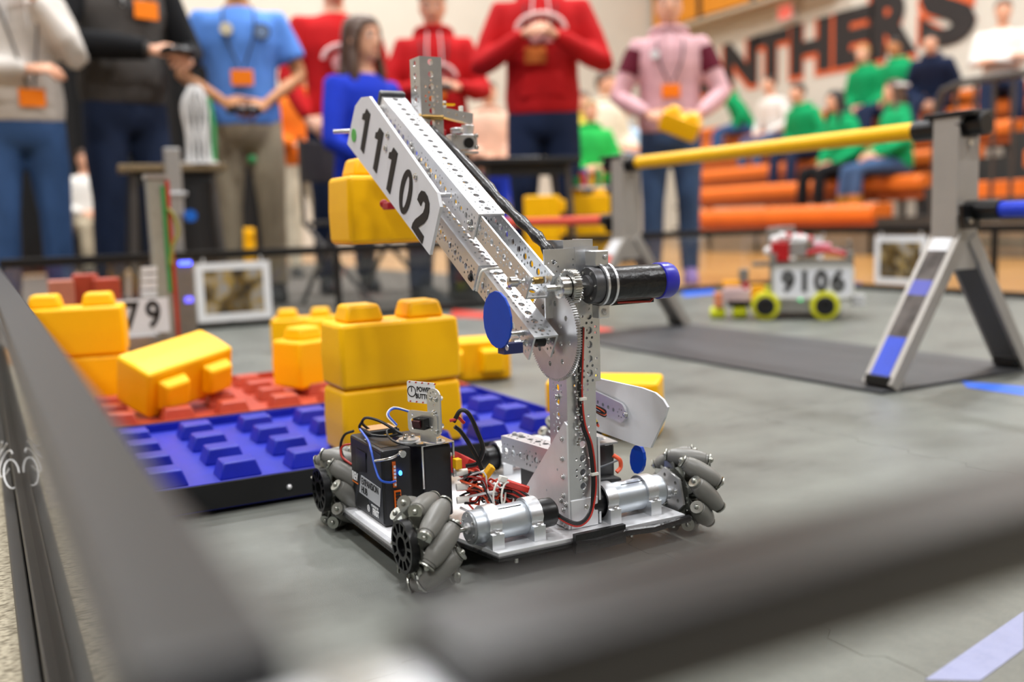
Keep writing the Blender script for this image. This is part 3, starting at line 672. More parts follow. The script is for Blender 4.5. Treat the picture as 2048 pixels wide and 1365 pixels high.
# hex spacer with brass bush and shaft at the upper inner arm's end
q = on(UO, .016, .0125)
MB().ring(q + Vector((-.013, 0, 0)), q, [(0, .0040), (.001, .0058), (.0095, .0058), (.0098, .0035), (.0125, .0035)], 14).build('collar', steel, ui)
MB().cyl(q + Vector((-.002, 0, 0)), q + Vector((.036, 0, 0)), .0022, n=12).build('axle', steel, ui)
MB().cyl(q + Vector((.017, 0, 0)), q + Vector((.028, 0, 0)), .0040, n=14).build('bush', brass, ui)
q = on(LO_, .015, .012)
MB().ring(q + Vector((-.019, 0, 0)), q, [(0, .0022), (.006, .0022), (.0065, .0055), (.014, .0055), (.0145, .0030), (.0185, .0030)], 14).build('collar', steel, li)
MB().cyl(q, q + Vector((.036, 0, 0)), .0028, n=12).build('axle', steel, li)
k = MB(); k.cyl(on(LO_, .012, .014, .508), on(LO_, .012, .014, .518), .006, n=10); k.build('bearing_block', blk, li)
# black sleeve that carries the cables beside the upper arm
P = [Vector((.540, *UO)) + AX * s + AN * n_ for s, n_ in ((.035, .008), (.03, .024), (.055, .033), (.10, .031), (.16, .027), (.22, .027), (.28, .025), (.33, .022), (.38, .018))]
MB().tube(spline(P, 5), [.0062 + .0012 * math.sin(i * 1.7) * (1 if i < 24 else .3) for i in range(len(spline(P, 5)))], 12).build('cable_sleeve', tape_b, rb)
for i in range(5):
    a = Vector((.548, *UO)) + AX * (.02 + .004 * i) + AN * (.006 + .003 * (i % 3)); MB().tube(spline([a, a + Vector((.006, -.004, .004)), a + Vector((.01, .01, .002 * i))]), .0011, 6).build('loose_wire', steel, rb)

# ---- number plate, blue disc
def yz_plate(name, pts, x, t, m, parent=rb, holes=[]):
    v, f = flat(pts, holes, t); return MB().add(v, f, Matrix(((0, 0, 1, x), (1, 0, 0, 0), (0, 1, 0, 0), (0, 0, 0, 1)))).build(name, m, parent, smooth=False)
XP = .470
def yz(u, v, x=XP): q = at(u, v, 'x', x); return (q.y, q.z)
plate = yz_plate('number_plate', [yz(*a) for a in ((697, 288), (713, 212), (725, 195), (741, 193), (877, 385), (883, 414), (862, 510), (760, 372))], XP, .004, white_c)
GL = {'1': ([(-.10, 1), (.155, 1), (.155, 0), (-.075, 0), (-.075, .72), (-.26, .66), (-.26, .80), (-.16, .86)], []),
      '0': ([(.30 * math.cos(a), .5 + .51 * math.sin(a)) for a in [2 * PI * i / 32 for i in range(32)]], [[(.125 * math.cos(a), .5 + .375 * math.sin(a)) for a in [-2 * PI * i / 28 for i in range(28)]]]),
      '2': ([(-.30, 0), (.31, 0), (.31, .185), (-.02, .185), (.20, .42), (.30, .60), (.31, .76), (.24, .92), (.10, 1.0), (-.06, 1.01), (-.20, .95), (-.28, .82), (-.30, .68), (-.09, .655), (-.07, .77), (.0, .83), (.075, .81), (.10, .72), (.07, .60), (-.04, .46), (-.20, .28), (-.29, .12)], [])}
def digits(txt, a, b, h, x, parent, m):
    """block digits of height h spaced from a to b (points of the plate plane), upright square to that line, on the -X side"""
    A = Vector((x, *a)); B = Vector((x, *b)); d = (B - A).normalized(); up = Vector((-1, 0, 0)).cross(d) * -1
    if up.z < 0: up = -up
    for i, ch in enumerate(txt):
        o, hs = GL[ch]; v, f = flat([(p * h, (q - .5) * h) for p, q in o], [[(p * h, (q - .5) * h) for p, q in hh] for hh in hs], .0008); c = A.lerp(B, i / (len(txt) - 1))
        T = Matrix((d, up, d.cross(up).normalized())).transposed().to_4x4(); T.translation = c
        MB().add(v, f, T).build('digit', m, parent, smooth=False)
digits('11102', yz(733, 262), yz(846, 430), .0595, XP - .0026, plate, ink)
k = MB().cyl(Vector((XP - .0030, *yz(711, 271))), Vector((XP - .0021, *yz(711, 271))), .0092, n=20); k.build('green_dot', green_dot, plate)
for a in ((779, 271), (775, 297), (835, 354)):
    q = yz(*a); screw((XP - .002, *q), (-1, 0, 0), plate, .0036, .003)
MB().cyl(Vector((XP - .012, *yz(683, 264))), Vector((XP + .01, *yz(690, 262))), .003, n=10).build('plate_bolt', steel, plate)
dc = yz(995, 640, .462)
disc = yz_plate('blue_disc', [(dc[0] + .0306 * math.cos(a), dc[1] + .0300 * math.sin(a)) for a in [2 * PI * i / 17 for i in range(17)]], .462, .0022, tape_bl)
MB().bb((.4635, .868, .243), (.486, .882, .254)).build('disc_bracket', mat('navy_bracket', '#2c3566', .4, .4), disc, smooth=False)
MB().cyl((.4640, .862, .251), (.4632, .862, .251), .003, n=10).build('rivet', alu, disc)
MB().cyl((.4630, .885, .262), (.4960, .885, .262), .003, n=10).build('disc_post', steel, disc)

# ---- vertical channel and gripper at the arm's tip
vc = at(838, 112, 'x', .5285)
channel('gripper_upright', (vc.x + .016, vc.y, vc.z - .115), (0, 0, 1), (0, -1, 0), .032, alu_d, rb, .115, .012)
MB().cyl((vc.x - .002, vc.y + .004, vc.z - .078), (vc.x + .03, vc.y - .004, vc.z - .080), .0035, n=12).build('brass_axle', brass, rb)
MB().bb((vc.x + .006, vc.y + .008, vc.z - .001), (vc.x + .022, vc.y + .016, vc.z + .001)).build('top_tab', blk, rb, smooth=False)
gy = 1.235
g1 = at(880, 215, 'y', gy); g2 = at(952, 232, 'y', gy)
k = MB(); v, f = flat([(0, 0), (.048, -.008), (.047, -.022), (.024, -.018), (-.004, -.012)], [circ(.01, -.007, .002, 8), circ(.022, -.01, .002, 8), circ(.034, -.012, .002, 8)], .012); k.add(v, f, frame(g1, (1, 0, 0), (0, 0, 1))); k.build('gripper_finger', alu, rb, bevel=.001)
for du, vv in ((888, 212), (922, 222)): q = at(du, vv, 'y', gy); MB().box(q + Vector((0, 0, .002)), (.005, .006, .009)).build('clip', nylon, rb, smooth=False, bevel=.001)
MB().bb(g1 + Vector((0, -.003, .003)), g1 + Vector((.022, .006, .0055))).build('yellow_tab', yel, rb, smooth=False)
q = at(920, 285, 'y', gy)
k = MB(); k.box(q, (.040, .030, .020)); k.ring(q + Vector((-.012, -.016, .012)), q + Vector((-.012, -.016, .02)), [(0, .009), (.006, .009)], 16); k.ring(q + Vector((.012, -.002, .010)), q + Vector((.012, -.002, .03)), [(0, .007), (.010, .009), (.014, .009)], 14); k.build('gripper_servo_mount', alu, rb, bevel=.001)
MB().cyl(q + Vector((.006, -.017, -.002)), q + Vector((.006, -.0145, -.002)), .0075, n=20).build('servo_hole', blk, rb)
for dx, dz in ((-.016, .008), (.018, .008), (-.016, -.008), (.018, -.008)): screw(q + Vector((dx, -.0152, dz)), (0, -1, 0), rb, .0026, .003)
MB().bb(q + Vector((-.021, -.014, -.016)), q + Vector((.022, .014, -.013))).build('gripper_plate', alu, rb, smooth=False)
MB().box(q + Vector((-.03, -.004, .012)), (.012, .01, .010)).build('red_pad', mat('red_pad', '#b01020', .4), rb, bevel=.002)
MB().box(q + Vector((.0, 0, -.035)), (.020, .018, .034)).build('gripper_servo', blk, rb, bevel=.002)
k = MB(); k.box(Vector((.482, *yz(778, 412, .482))), (.012, .022, .010)); k.ball(Vector((.480, *yz(768, 408, .480))), .006); k.build('red_grip_pad', mat('red_pad', 0), rb, bevel=.002)
# ---- controller boxes, bracket, switch and sign
HX0, HX1, HY0, HY1, HZ0, HZ1 = .3755, .412, 1.006, 1.115, .0365, .126
hb = MB().bb((HX0, HY0, HZ0), (HX1, HY1, HZ1)).build('controller_box', hubm, rb, smooth=False, bevel=.003)
def face_poly(pts, m, name='label_patch', par=hb, x=HX0 - .0004, t=.0004):
    """pts as fractions (across from the viewer's left, up) on the -X face"""
    P = [(HY1 - (HY1 - HY0) * a, HZ0 + (HZ1 - HZ0) * b) for a, b in pts]
    v, f = flat(P, [], t); return MB().add(v, f, Matrix(((0, 0, 1, x), (1, 0, 0, 0), (0, 1, 0, 0), (0, 0, 0, 1)))).build(name, m, par, smooth=False)
face_poly([(.04, .04), (.30, .55), (.33, .72), (.55, .78), (.62, .96), (.97, .93), (.97, .04)], hubm2, 'slate_panel', x=HX0 - .0003)
face_poly([(.10, .04), (.38, .50), (.62, .04)], hubm, 'dark_facet', x=HX0 - .0006, t=.0003)
face_poly([(.20, .55), (.53, .60), (.53, .86), (.22, .86)], blk, 'dark_window', x=HX0 - .0010, t=.0006)
wl_ = mat('grey_label', '#b9bcc2', .45); wh_ = mat('white_print', '#f0f1f3', .45); orp = mat('orange_print', '#ea7a1e', .45)
face_poly([(.27, .26), (.90, .24), (.95, .50), (.36, .52)], wl_, 'name_label', x=HX0 - .0012)
face_poly([(.03, .37), (.24, .37), (.24, .355), (.03, .355)], orp, 'orange_line', x=HX0 - .0012)
def face_text(txt, a, b, h, m, sx=.7, x=HX0 - .0018, off=.0004, lean=0., par=hb):
    v, f = text_mesh(txt, h, off, .0001, sx); c = Vector((x, HY1 - (HY1 - HY0) * a, HZ0 + (HZ1 - HZ0) * b))
    T = Matrix((Vector((0, -1, 0)), Vector((0, 0, 1)), Vector((-1, 0, 0)))).transposed().to_4x4(); T.translation = c
    return MB().add(v, f, T).build('print', m, par, smooth=False)
face_text('REV', .165, .45, .0135, wh_, .85, off=.0006)
face_text('EXPANSION', .63, .445, .0120, ink, .86, off=.0001); face_text('HUB', .45, .325, .0120, ink, .86, off=.0001)
face_text('FIRST', .78, .12, .0105, wh_, .8, off=.0004); face_text('POWERED BY', .76, .195, .0042, wh_, .9, off=0)
for q in (0, 1):
    v, f = flat(circ(0, 0, .0042 - .001 * q, 16) if q == 0 else circ(0, 0, .0022, 14), [circ(0, 0, .0034 if q == 0 else .0013, 14)], .0003)
    MB().add(v, f, Matrix(((0, 0, 1, HX0 - .0018), (1, 0, 0, HY1 - (HY1 - HY0) * .56), (0, 1, 0, HZ0 + (HZ1 - HZ0) * .125), (0, 0, 0, 1)))).build('print', wh_, hb, smooth=False)
# second box behind, held by a folded plate
h2 = MB().bb((.424, 1.003, .037), (.461, 1.10, .124)).build('second_controller_box', hubm, rb, smooth=False, bevel=.003)
k = MB(); k.bb((.421, .999, .1255), (.4635, 1.05, .1270)); k.bb((.421, .998, .076), (.4235, 1.0005, .127)); k.bb((.4605, .998, .084), (.463, 1.0005, .127)); k.build('folded_bracket', steel, rb, smooth=False, bevel=.0004)
# front edge of the first box: ports, orange strip, blue status lamp
k = MB().bb((.3880, HY0 - .0022, .050), (.3960, HY0 + .001, .0780)); k.build('orange_port_strip', orange, hb, smooth=False)
for i in range(7): MB().bb((.3892, HY0 - .0034, .0515 + .0037 * i), (.3948, HY0 - .002, .0540 + .0037 * i)).build('port', blk, hb, smooth=False)
MB().bb((.3872, HY0 - .0016, .082), (.3912, HY0 + .001, .112)).build('orange_port_strip', orange, hb, smooth=False)
for i in range(6): MB().bb((.3882, HY0 - .003, .084 + .0042 * i), (.3906, HY0 - .0015, .0866 + .0042 * i)).build('white_connector', wwht, hb, smooth=False)
led = mat('blue_lamp_glow', (.02, .16, 1.), .3, emit=9.)
MB().ball((.3955, HY0 - .004, .0985), (.0022, .0022, .0030), 10, 8).build('status_lamp', led, hb)
MB().tube(spline([(.3955, 1.002, .121), (.3865, .997, .1195), (.3780, .998, .1180), (.3705, 1.015, .1135)]), .0016, 8).build('stand_off_rod', steel, rb)
MB().ring((.398, 1.004, .1205), (.4, .99, .1205), [(0, .0042), (.005, .0042)], 12).build('rod_nut', steel, rb)
MB().tube(spline([(.379, 1.085, .137), (.376, 1.05, .130), (.3710, 1.028, .124), (.3700, 1.014, .106), (.3715, 1.004, .094), (.381, 1.000, .090), (.3885, 1.000, .0905)]), .0014, 8).build('blue_cable', wblue, rb)
MB().bb((.380, 1.02, .124), (.404, 1.05, .1265)).build('top_recess', blk, hb, smooth=False)
MB().bb((.39, 1.085, .1262), (.43, 1.12, .1315)).build('phone_stub', blk_m, rb, smooth=False, bevel=.001)
MB().bb((.392, 1.09, .1318), (.428, 1.118, .1325)).build('tan_label', mat('tan_label', '#b98f63', .6), rb, smooth=False)
# turntable discs, switch, sign strap
MB().ring((.419, 1.03, .1270), (.419, 1.03, .2), [(0, .015), (.0012, .015), (.0013, .012), (.0035, .012)], 24).build('round_flange', alu, rb)
for dx, dy in ((-.006, -.004), (.006, .002), (0, .008)): screw((.419 + dx, 1.03 + dy, .1305), (0, 0, 1), rb, .0026, .0035)
MB().ring((.441, 1.006, .1270), (.441, 1.006, .2), [(0, .013), (.0016, .013)], 24).build('round_flange', alu, rb)
for dx, dy in ((-.005, -.003), (.005, -.004)): screw((.441 + dx, 1.006 + dy, .1286), (0, 0, 1), rb, .0026, .0035)
sw0 = (.4085, 1.012, .1535)
def plate_xz(name, pts, y, t, m, par=rb, holes=[], o=(0, 0), yaw=0.):
    v, f = flat(pts, holes, t); T = Matrix.Translation((o[0], y, o[1])) @ Matrix.Rotation(yaw, 4, 'Z') @ Matrix.Rotation(PI / 2, 4, 'X')
    return MB().add(v, f, T).build(name, m, par, smooth=False, bevel=.0003)
def rr(x0, y0, x1, y1, r, n=5):
    o = []
    for cx, cy, a0 in ((x1 - r, y1 - r, 0), (x0 + r, y1 - r, PI / 2), (x0 + r, y0 + r, PI), (x1 - r, y0 + r, 1.5 * PI)):
        o += [(cx + r * math.cos(a0 + PI / 2 * i / n), cy + r * math.sin(a0 + PI / 2 * i / n)) for i in range(n + 1)]
    return o
YW = -1.12
C1 = at(846, 786, 'y', 1.0); C2 = at(843, 845, 'y', 1.0); C3 = at(869, 826, 'y', .984)
RW = Matrix.Rotation(YW, 3, 'Z')
sp_ = plate_xz('switch_plate', rr(-.020, -.013, .024, .013, .006), C2.y, .002, alu, holes=[circ(-.013, 0, .0035, 12), circ(-.013, .008, .0014, 8), circ(-.013, -.008, .0014, 8)], o=(C2.x, C2.z), yaw=YW)
MB().box(C2 + RW @ Vector((.004, -.005, 0)), (.017, .010, .013), Euler((0, 0, YW))).build('rocker_switch', blk, sp_, smooth=False, bevel=.001)
MB().box(C2 + RW @ Vector((.002, -.011, 0)), (.0115, .0035, .0085), Euler((.2, 0, YW))).build('rocker', mat('dark_red_rocker', '#3a1014', .3), sp_, smooth=False, bevel=.0008)
MB().box(C2 + Vector((.006, -.004, -.018)), (.024, .0016, .012), Euler((0, 0, YW))).build('angle_bracket', alu, rb, smooth=False, bevel=.001)
st = plate_xz('upright_strap', rr(-.0095, -.028, .0095, .028, .0093), C3.y, .0022, alu, holes=[circ(0, 0, .0033, 12), circ(0, -.009, .0014, 8), circ(0, .009, .0014, 8)] + [circ(.005 * math.cos(a), .019 + .005 * math.sin(a), .0009, 6) for a in [PI / 4 * i for i in range(8)]], o=(C3.x, C3.z), yaw=YW)
for dx, dz in ((-.004, .016), (.003, .0155), (-.0035, -.018), (.003, -.0215), (.001, -.0005)):
    q = C3 + RW @ Vector((dx, -.0012, dz)); screw(q, Matrix.Rotation(YW, 3, 'Z') @ Vector((0, -1, 0)), st, .0026, .003)
for dz in (.016, -.016):
    q = C3 + RW @ Vector((.004, .001, dz)); MB().ring(q, q + RW @ Vector((0, 1, 0)), [(0, .003), (.007, .003)], 6).build('nut', steel, st)
sg = plate_xz('sign_card', rr(-.0235, -.0125, .018, .0125, .002), C1.y, .0012, white_p, o=(C1.x, C1.z), yaw=YW)
def on_sign(x, z, d=.0009): return C1 + Matrix.Rotation(YW, 3, 'Z') @ Vector((x, -d, z))
TS = Matrix.Rotation(YW, 4, 'Z') @ Matrix.Rotation(PI / 2, 4, 'X')
def sign_add(v, f, x, z, m, nm='print'): MB().add(v, f, Matrix.Translation(on_sign(x, z)) @ TS).build(nm, m, sg, smooth=False)
v, f = flat(circ(0, 0, .0066, 24), [circ(0, 0, .0055, 24)], .0002); sign_add(v, f, -.0165, .0005, ink); v, f = flat(rect(-.0005, -.0005, .0005, .0050), [], .0002); sign_add(v, f, -.0165, .0005, ink)
for tx, z in (('POWER', .0035), ('BUTTON', -.0045)):
    v, f = text_mesh(tx, .0078, .0002, .0001, .8); sign_add(v, f, .002, z, ink)
rdp = mat('red_print', '#c5331f', .5)
for i in range(5):
    for z in (.0115, -.0112): v, f = flat([(-.0016, -.0008), (.0006, -.0008), (.0016, .0008), (-.0006, .0008)], [], .0002); sign_add(v, f, -.019 + .0095 * i, z, rdp)
# ---- loose cables around the box
def cable(nm, m, P, r=.0017): return MB().tube(spline(P), r, 8).build(nm, m, rb)
cable('black_cable', wblk, [(.400, 1.10, .128), (.388, 1.10, .140), (.384, 1.075, .152), (.392, 1.05, .151), (.405, 1.035, .141), (.412, 1.03, .136)])
cable('black_cable', wblk, [(.412, 1.03, .137), (.398, 1.045, .133), (.388, 1.075, .131), (.384, 1.10, .135), (.384, 1.09, .145)])
cable('blue_cable', wblue, [(.405, 1.03, .148), (.399, 1.04, .160), (.409, 1.045, .165), (.421, 1.03, .162), (.425, 1.01, .158)], .0013)
cable('blue_cable', wwht, [(.404, 1.03, .147), (.397, 1.04, .159), (.408, 1.046, .1665), (.422, 1.03, .163)], .0008)
cable('black_cable', wblk, [(.425, .994, .1285), (.405, 1.0, .130), (.395, 1.02, .133), (.398, 1.045, .139), (.409, 1.04, .143)], .0013)
cable('black_cable', wblk, [(.383, 1.12, .128), (.374, 1.13, .122), (.370, 1.135, .105), (.374, 1.125, .085), (.384, 1.12, .075)])
cable('red_cable', wred, [(.386, 1.12, .112), (.372, 1.132, .108), (.369, 1.13, .096), (.378, 1.12, .086)], .0014)
cable('white_stub', wwht, [(.3835, 1.07, .1255), (.377, 1.085, .1235)], .0014)
cable('black_power_cable', wblk, [(.457, .985, .153), (.464, .98, .166), (.472, .975, .162), (.480, .97, .140), (.486, .97, .120), (.481, .975, .103), (.468, .98, .100)], .0026)
cable('black_power_cable', wblk, [(.459, .987, .147), (.466, .985, .140), (.474, .98, .125), (.480, .975, .110), (.484, .97, .095)], .0026)
cable('red_power_cable', wred, [(.452, .985, .155), (.458, .983, .156), (.462, .985, .158), (.470, .984, .150)], .0020)
MB().box((.462, .990, .102), (.008, .010, .012)).build('yellow_plug', mat('yellow_plug', '#f0b400', .4), rb, smooth=False, bevel=.001)
MB().box((.494, .975, .090), (.007, .010, .018), Euler((.3, .6, 0))).build('yellow_plug', mat('yellow_plug', 0), rb, smooth=False, bevel=.001)
for z in (.0905, .0735, .0575): MB().cyl((.4605, .992, z), (.474, .989, z), .0042, n=10).build('white_plug', nylon, rb)
k = MB(); k.box((.485, 1.02, .088), (.030, .035, .024), Euler((.2, .5, .3)), .8); k.build('red_battery_wrap', mat('red_cloth_wrap', '#b51d18', .6, bump=.5), rb)
rnd = random.Random(5)
for i in range(34):
    m_ = (wred, wblk, wred, wblk, wor, wwht)[i % 6] if i % 6 != 5 or i > 20 else wwht
    x0 = .466 + rnd.random() * .01; z0 = .045 + rnd.random() * .045
    P = [(x0, .985 + rnd.random() * .02, z0), (.477 + rnd.random() * .008, .965 + rnd.random() * .03, z0 + rnd.uniform(-.008, .016)), (.49 + rnd.random() * .012, .955 + rnd.random() * .04, .050 + rnd.random() * .030), (.506 + rnd.random() * .012, .945 + rnd.random() * .05, .046 + rnd.random() * .030), (.522 + rnd.random() * .012, .94 + rnd.random() * .05, .044 + rnd.random() * .022)]
    MB().tube(spline(P, 4), rnd.choice((.0011, .0014, .0016)), 6).build('loose_wire', m_, rb)
for i in range(5): cable('bundled_wire', (wblk, wred)[i % 2], [(.500 + .002 * i, .955, .078 - .003 * i), (.512, .946, .076 - .003 * i), (.522, .938, .068 - .003 * i), (.530, .928, .060 - .0022 * i), (.536, .912, .055)], .0016)
MB().box((.515, .945, .077), (.030, .007, .007), Euler((0, .35, -.5))).build('red_connector', mat('red_connector', '#c4230f', .35), rb, smooth=False, bevel=.001)
for (x, y, z, a) in ((.495, .950, .068, .3), (.503, .945, .066, -.2)):
    MB().tube([Vector((x, y, z)) + Vector((.010 * math.cos(b), .004 * math.cos(b + a), .017 * math.sin(b))) for b in [2 * PI * i / 18 for i in range(19)]], .0012, 6).build('zip_tie', nylon, rb)
MB().box((.499, .948, .087), (.010, .006, .007), Euler((0, .4, 0))).build('tie_head', nylon, rb, bevel=.001)
cable('red_wire_floor', wred, [(.445, .96, .040), (.47, .945, .043), (.50, .93, .041), (.53, .92, .045)], .0015)
# ---- slanted beam with servo under it, rear disc, white back plate
bA = at(1001, 872, 'z', .112); bB = at(1112, 905, 'z', .112); dirb = (bB - bA); Lb = dirb.length + .02
bn = Vector((0, 0, 1)); sd = dirb.normalized().cross(bn)
channel('slanted_beam', bA + sd * -.016 - Vector((0, 0, 0)), dirb, bn, .030, alu, rb, Lb, .010, .034)
for s_ in (.008, .022): screw(bA + sd * -.016 + dirb.normalized() * s_ + Vector((0, 0, .0003)), (0, 0, 1), rb, .003, .003, alu_d)
c = bA + dirb * .6 - sd * .016 + Vector((0, 0, -.052)); MB().box(c, (.060, .030, .042), Euler((0, 0, math.atan2(dirb.y, dirb.x)))).build('beam_servo', blk, rb, smooth=False, bevel=.002)
wp = yz_plate('white_back_plate', [(.862, .160), (.870, .138), (.912, .104), (.935, .106), (1.02, .125), (1.045, .16), (1.02, .184), (.918, .172), (.878, .178), (.866, .172)] and [yz(*a, x=.645) for a in ((1337, 815), (1331, 835), (1303, 896), (1278, 892), (1150, 845), (1140, 790), (1165, 750), (1285, 776), (1312, 786), (1328, 800))], .645, .003, white_c)
v, f = flat(rr(-.060, -.012, .028, .012, .0118), [circ(-.04 + .011 * i, 0, .0024, 8) for i in range(5)] + [circ(.018 + .005 * math.cos(a), .005 * math.sin(a), .0010, 6) for a in [PI / 3 * i for i in range(6)]], .003)
q = at(1225, 818, 'x', .640); dslope = Vector((0, -1, -.13)).normalized()
MB().add(v, f, frame(q, dslope, Vector((0, 0, 1)))).build('slotted_strap', alu, wp, smooth=False)
q = at(1252, 830, 'x', .637); screw(q, (-1, 0, 0), wp, .0032, .003)
rd = yz_plate('blue_rear_disc', [yz(1276 + 14 * math.cos(a), 919 + 29 * math.sin(a), x=.652) for a in [-2 * PI * i / 13 for i in range(13)]], .652, .004, tape_bl)
c0 = at(1230, 925, 'y', .99)
MB().box((.630, .97, .085), (.045, .05, .045)).build('rear_servo', blk, rb, smooth=False, bevel=.003)
MB().box((.628, .945, .062), (.05, .03, .018), Euler((0, .1, 0))).build('rear_battery', blk_m, rb, smooth=False, bevel=.004)
MB().box((.632, .975, .110), (.055, .055, .0025), Euler((.05, .05, 0))).build('rear_bracket', alu_d, rb, smooth=False)
MB().ball((.635, .955, .1135), (.012, .006, .0018), 12, 6).build('rivet_washer', alu, rb)
cable('orange_wire', wor, [(.640, .930, .098), (.646, .925, .092), (.647, .925, .083), (.641, .925, .078)], .0026)
cable('grey_wire', mat('grey_wire', '#55575b', .5), [(.60, .93, .085), (.62, .925, .088), (.642, .925, .092)], .0012)
for i, m_ in enumerate((wyel, wyel, wblk, wred, wor)):
    cable('servo_lead', m_, [(.585, .915, .165 - .002 * i), (.594 + .001 * i, .91, .160 - .003 * i), (.600 + .001 * i, .905, .150 - .002 * i)], .0013)
for i, m_ in enumerate((wblk, wor, wblk)):
    cable('servo_lead', m_, [(.586, .912, .171), (.598, .905, .168 - .001 * i), (.609, .90, .161 - .002 * i), (.607, .90, .157 - .001 * i), (.597, .905, .162)], .0013)
# ================================================================== gym: bleachers, lettering, balcony
borange = mat('orange_bench_plastic', '#e2701f', .45, 0, .05, 6); briser = mat('shaded_orange_riser', '#b4521a', .55, 0, .06, 6); dk = mat('bleacher_steel', '#4b4744', .6, .2, .08, 10)  # riser orange darkened: the recess shade under each bench is put into its colour
tanb = mat('bleacher_skirt', '#8c7d6a', .6, 0, .08, 8)
RX = [6.7 + .61 * k for k in range(6)]; RZ = [.43 + .25 * k for k in range(6)]
bl = thing('bleachers', 'orange tiered gym bleachers behind the field, left of the dark aisle', 'bleachers', (6.7, 9.2, 0), world=True)
MB().bb((6.80, 5.78, -.017), (6.86, 8.0, .20)).build('skirt_board', tanb, bl, smooth=False)
for k, (x, z) in enumerate(zip(RX, RZ)):
    k_ = MB(); y0, y1 = 5.78, min(12.9, at(1392, 430, 'x', x).y)
    vs = [(x, 0, z - .13), (x - .005, 0, z - .04), (x + .03, 0, z), (x + .27, 0, z), (x + .27, 0, z - .13)]
    n = len(vs); k_.add([(a, y0, c) for a, _, c in vs] + [(a, y1, c) for a, _, c in vs], [tuple(range(n)), tuple(range(2 * n - 1, n - 1, -1))] + [(i, i + n, (i + 1) % n + n, (i + 1) % n) for i in range(n)])
    k_.build('bench', borange, bl, smooth=False, bevel=.01)
    MB().bb((x + .05, y0, z - .215 if k else z - .21), (x + .08, y1, z - .131)).build('riser', briser, bl, smooth=False)
    if k: MB().bb((x - .335, y0, z - .47), (x + .02, y1, z - .435)).build('footboard', dk, bl, smooth=False)
    for yy in [y0 + .07 + (y1 - y0 - .2) * i_ / 3 for i_ in range(4)]: MB().bb((x + .10, yy, -.017), (x + .16, yy + .05, z - .131)).build('support', dk, bl, smooth=False)
b2 = thing('bleachers', 'orange bleachers behind the dark railing at the right edge', 'bleachers', (6.7, 3, 0), world=True)
for k, (x, z) in enumerate(zip(RX[:5], RZ[:5])):
    MB().bb((x + .2, 1.2, z - .0), (x + .5, 4.95, z + .14)).build('bench', borange, b2, smooth=False, bevel=.01)
    MB().bb((x + .51, 1.2, z - .02), (x + .81, 4.95, z + .02)).build('footboard', dk, b2, smooth=False)
    for yy in (1.3, 3.0, 4.8): MB().bb((x + .3, yy, -.017), (x + .36, yy + .05, z - .001)).build('support', dk, b2, smooth=False)
MB().bb((6.80, 1.2, -.017), (6.86, 4.95, .25)).build('skirt_board', tanb, b2, smooth=False)
ai = thing('aisle_steps', 'dark steps of the aisle between the orange bleachers and the railing', 'steps', (7, 5.36, 0), world=True)
for k, (x, z) in enumerate(zip(RX, RZ)):
    MB().bb((x, 5.0, -.015), (x + .605, 5.74, z - .12)).build('step', mat('dark_step', '#2a2826', .6), ai, smooth=False)
rl = thing('guard_railing', 'dark grey guard railing of upright bars at the right edge', 'railing', (6.4, 4, 0), world=True)
rg = mat('railing_grey', '#3d3a38', .55, .2, .05)
MB().tube([(6.4, 1.3, 1.28), (6.4, 4.72, 1.28), (6.4, 4.88, 1.24), (6.4, 4.93, 1.12), (6.4, 4.93, .0)], .03, 10).build('top_rail', rg, rl)
MB().bb((6.385, 1.3, .40), (6.415, 4.93, .44)).build('bottom_rail', rg, rl, smooth=False)
for i in range(23): MB().bb((6.39, 1.45 + .15 * i, .02 if i % 6 == 0 else .44), (6.41, 1.47 + .15 * i, 1.27)).build('baluster', rg, rl, smooth=False)
for i in range(3): MB().bb((6.39, 1.3, .10 + .1 * i), (6.41, 4.93, .13 + .1 * i)).build('lower_slat', mat('slat_grey', '#4a5048', .6), rl, smooth=False)

# wall lettering: black block letters with an orange edge
let = thing('wall_lettering', 'black and orange block letters reading PANTHERS painted large on the cream wall', 'lettering', (10.58, 10, 2), world=True)
blk_l = mat('black_wall_paint', '#241f1e', .7, 0, .2, 3, stretch=(1, 1, 3)); org_l = mat('orange_wall_paint', '#d9602c', .7, 0, .05, 3)
ht0, hb0 = at(1586, 56, 'x', 10.58), at(1586, 152, 'x', 10.58)
CAP = (ht0.z - hb0.z)
ys = {c: at(u, 100, 'x', 10.58).y for c, u in (('N', 1480), ('T', 1542), ('H', 1620), ('E', 1706), ('R', 1786), ('S', 1893))}
ys2 = [('P', ys['N'] + 2.25), ('A', ys['N'] + 1.10)] + list(ys.items())
for i, (ch, y) in enumerate(ys2):
    wd_ = {'P': .70, 'A': .76, 'N': .76, 'T': .72, 'H': .76, 'E': .68, 'R': .74, 'S': .80}[ch]
    g = MB(); hh = CAP * (1 + .02 * i) * (1.12 if ch in 'RS' else 1); zc = hb0.z + hh / 2 - .01
    for mm, off, dx, dd, nm in ((org_l, .095, .004, -.035, 'orange_edge'), (blk_l, .058, .009, 0, 'letter')):
        v, f = text_mesh(ch, 1.0, off, .002); xs = [a[0] for a in v]; zs = [a[1] for a in v]
        w0 = max(xs) - min(xs); h0 = max(zs) - min(zs); sxx = (wd_ + (off - .058) * 1.6) / w0; szz = (hh + (off - .058) * 1.6) / h0; cx = (max(xs) + min(xs)) / 2; cz = (max(zs) + min(zs)) / 2
        pts = [(10.590 - dx - c * .3, y - (a - cx) * sxx - dd * .6, zc + (b - cz) * szz + dd) for a, b, c in v]
        MB().add(pts, f).build(nm, mm, let, smooth=False)
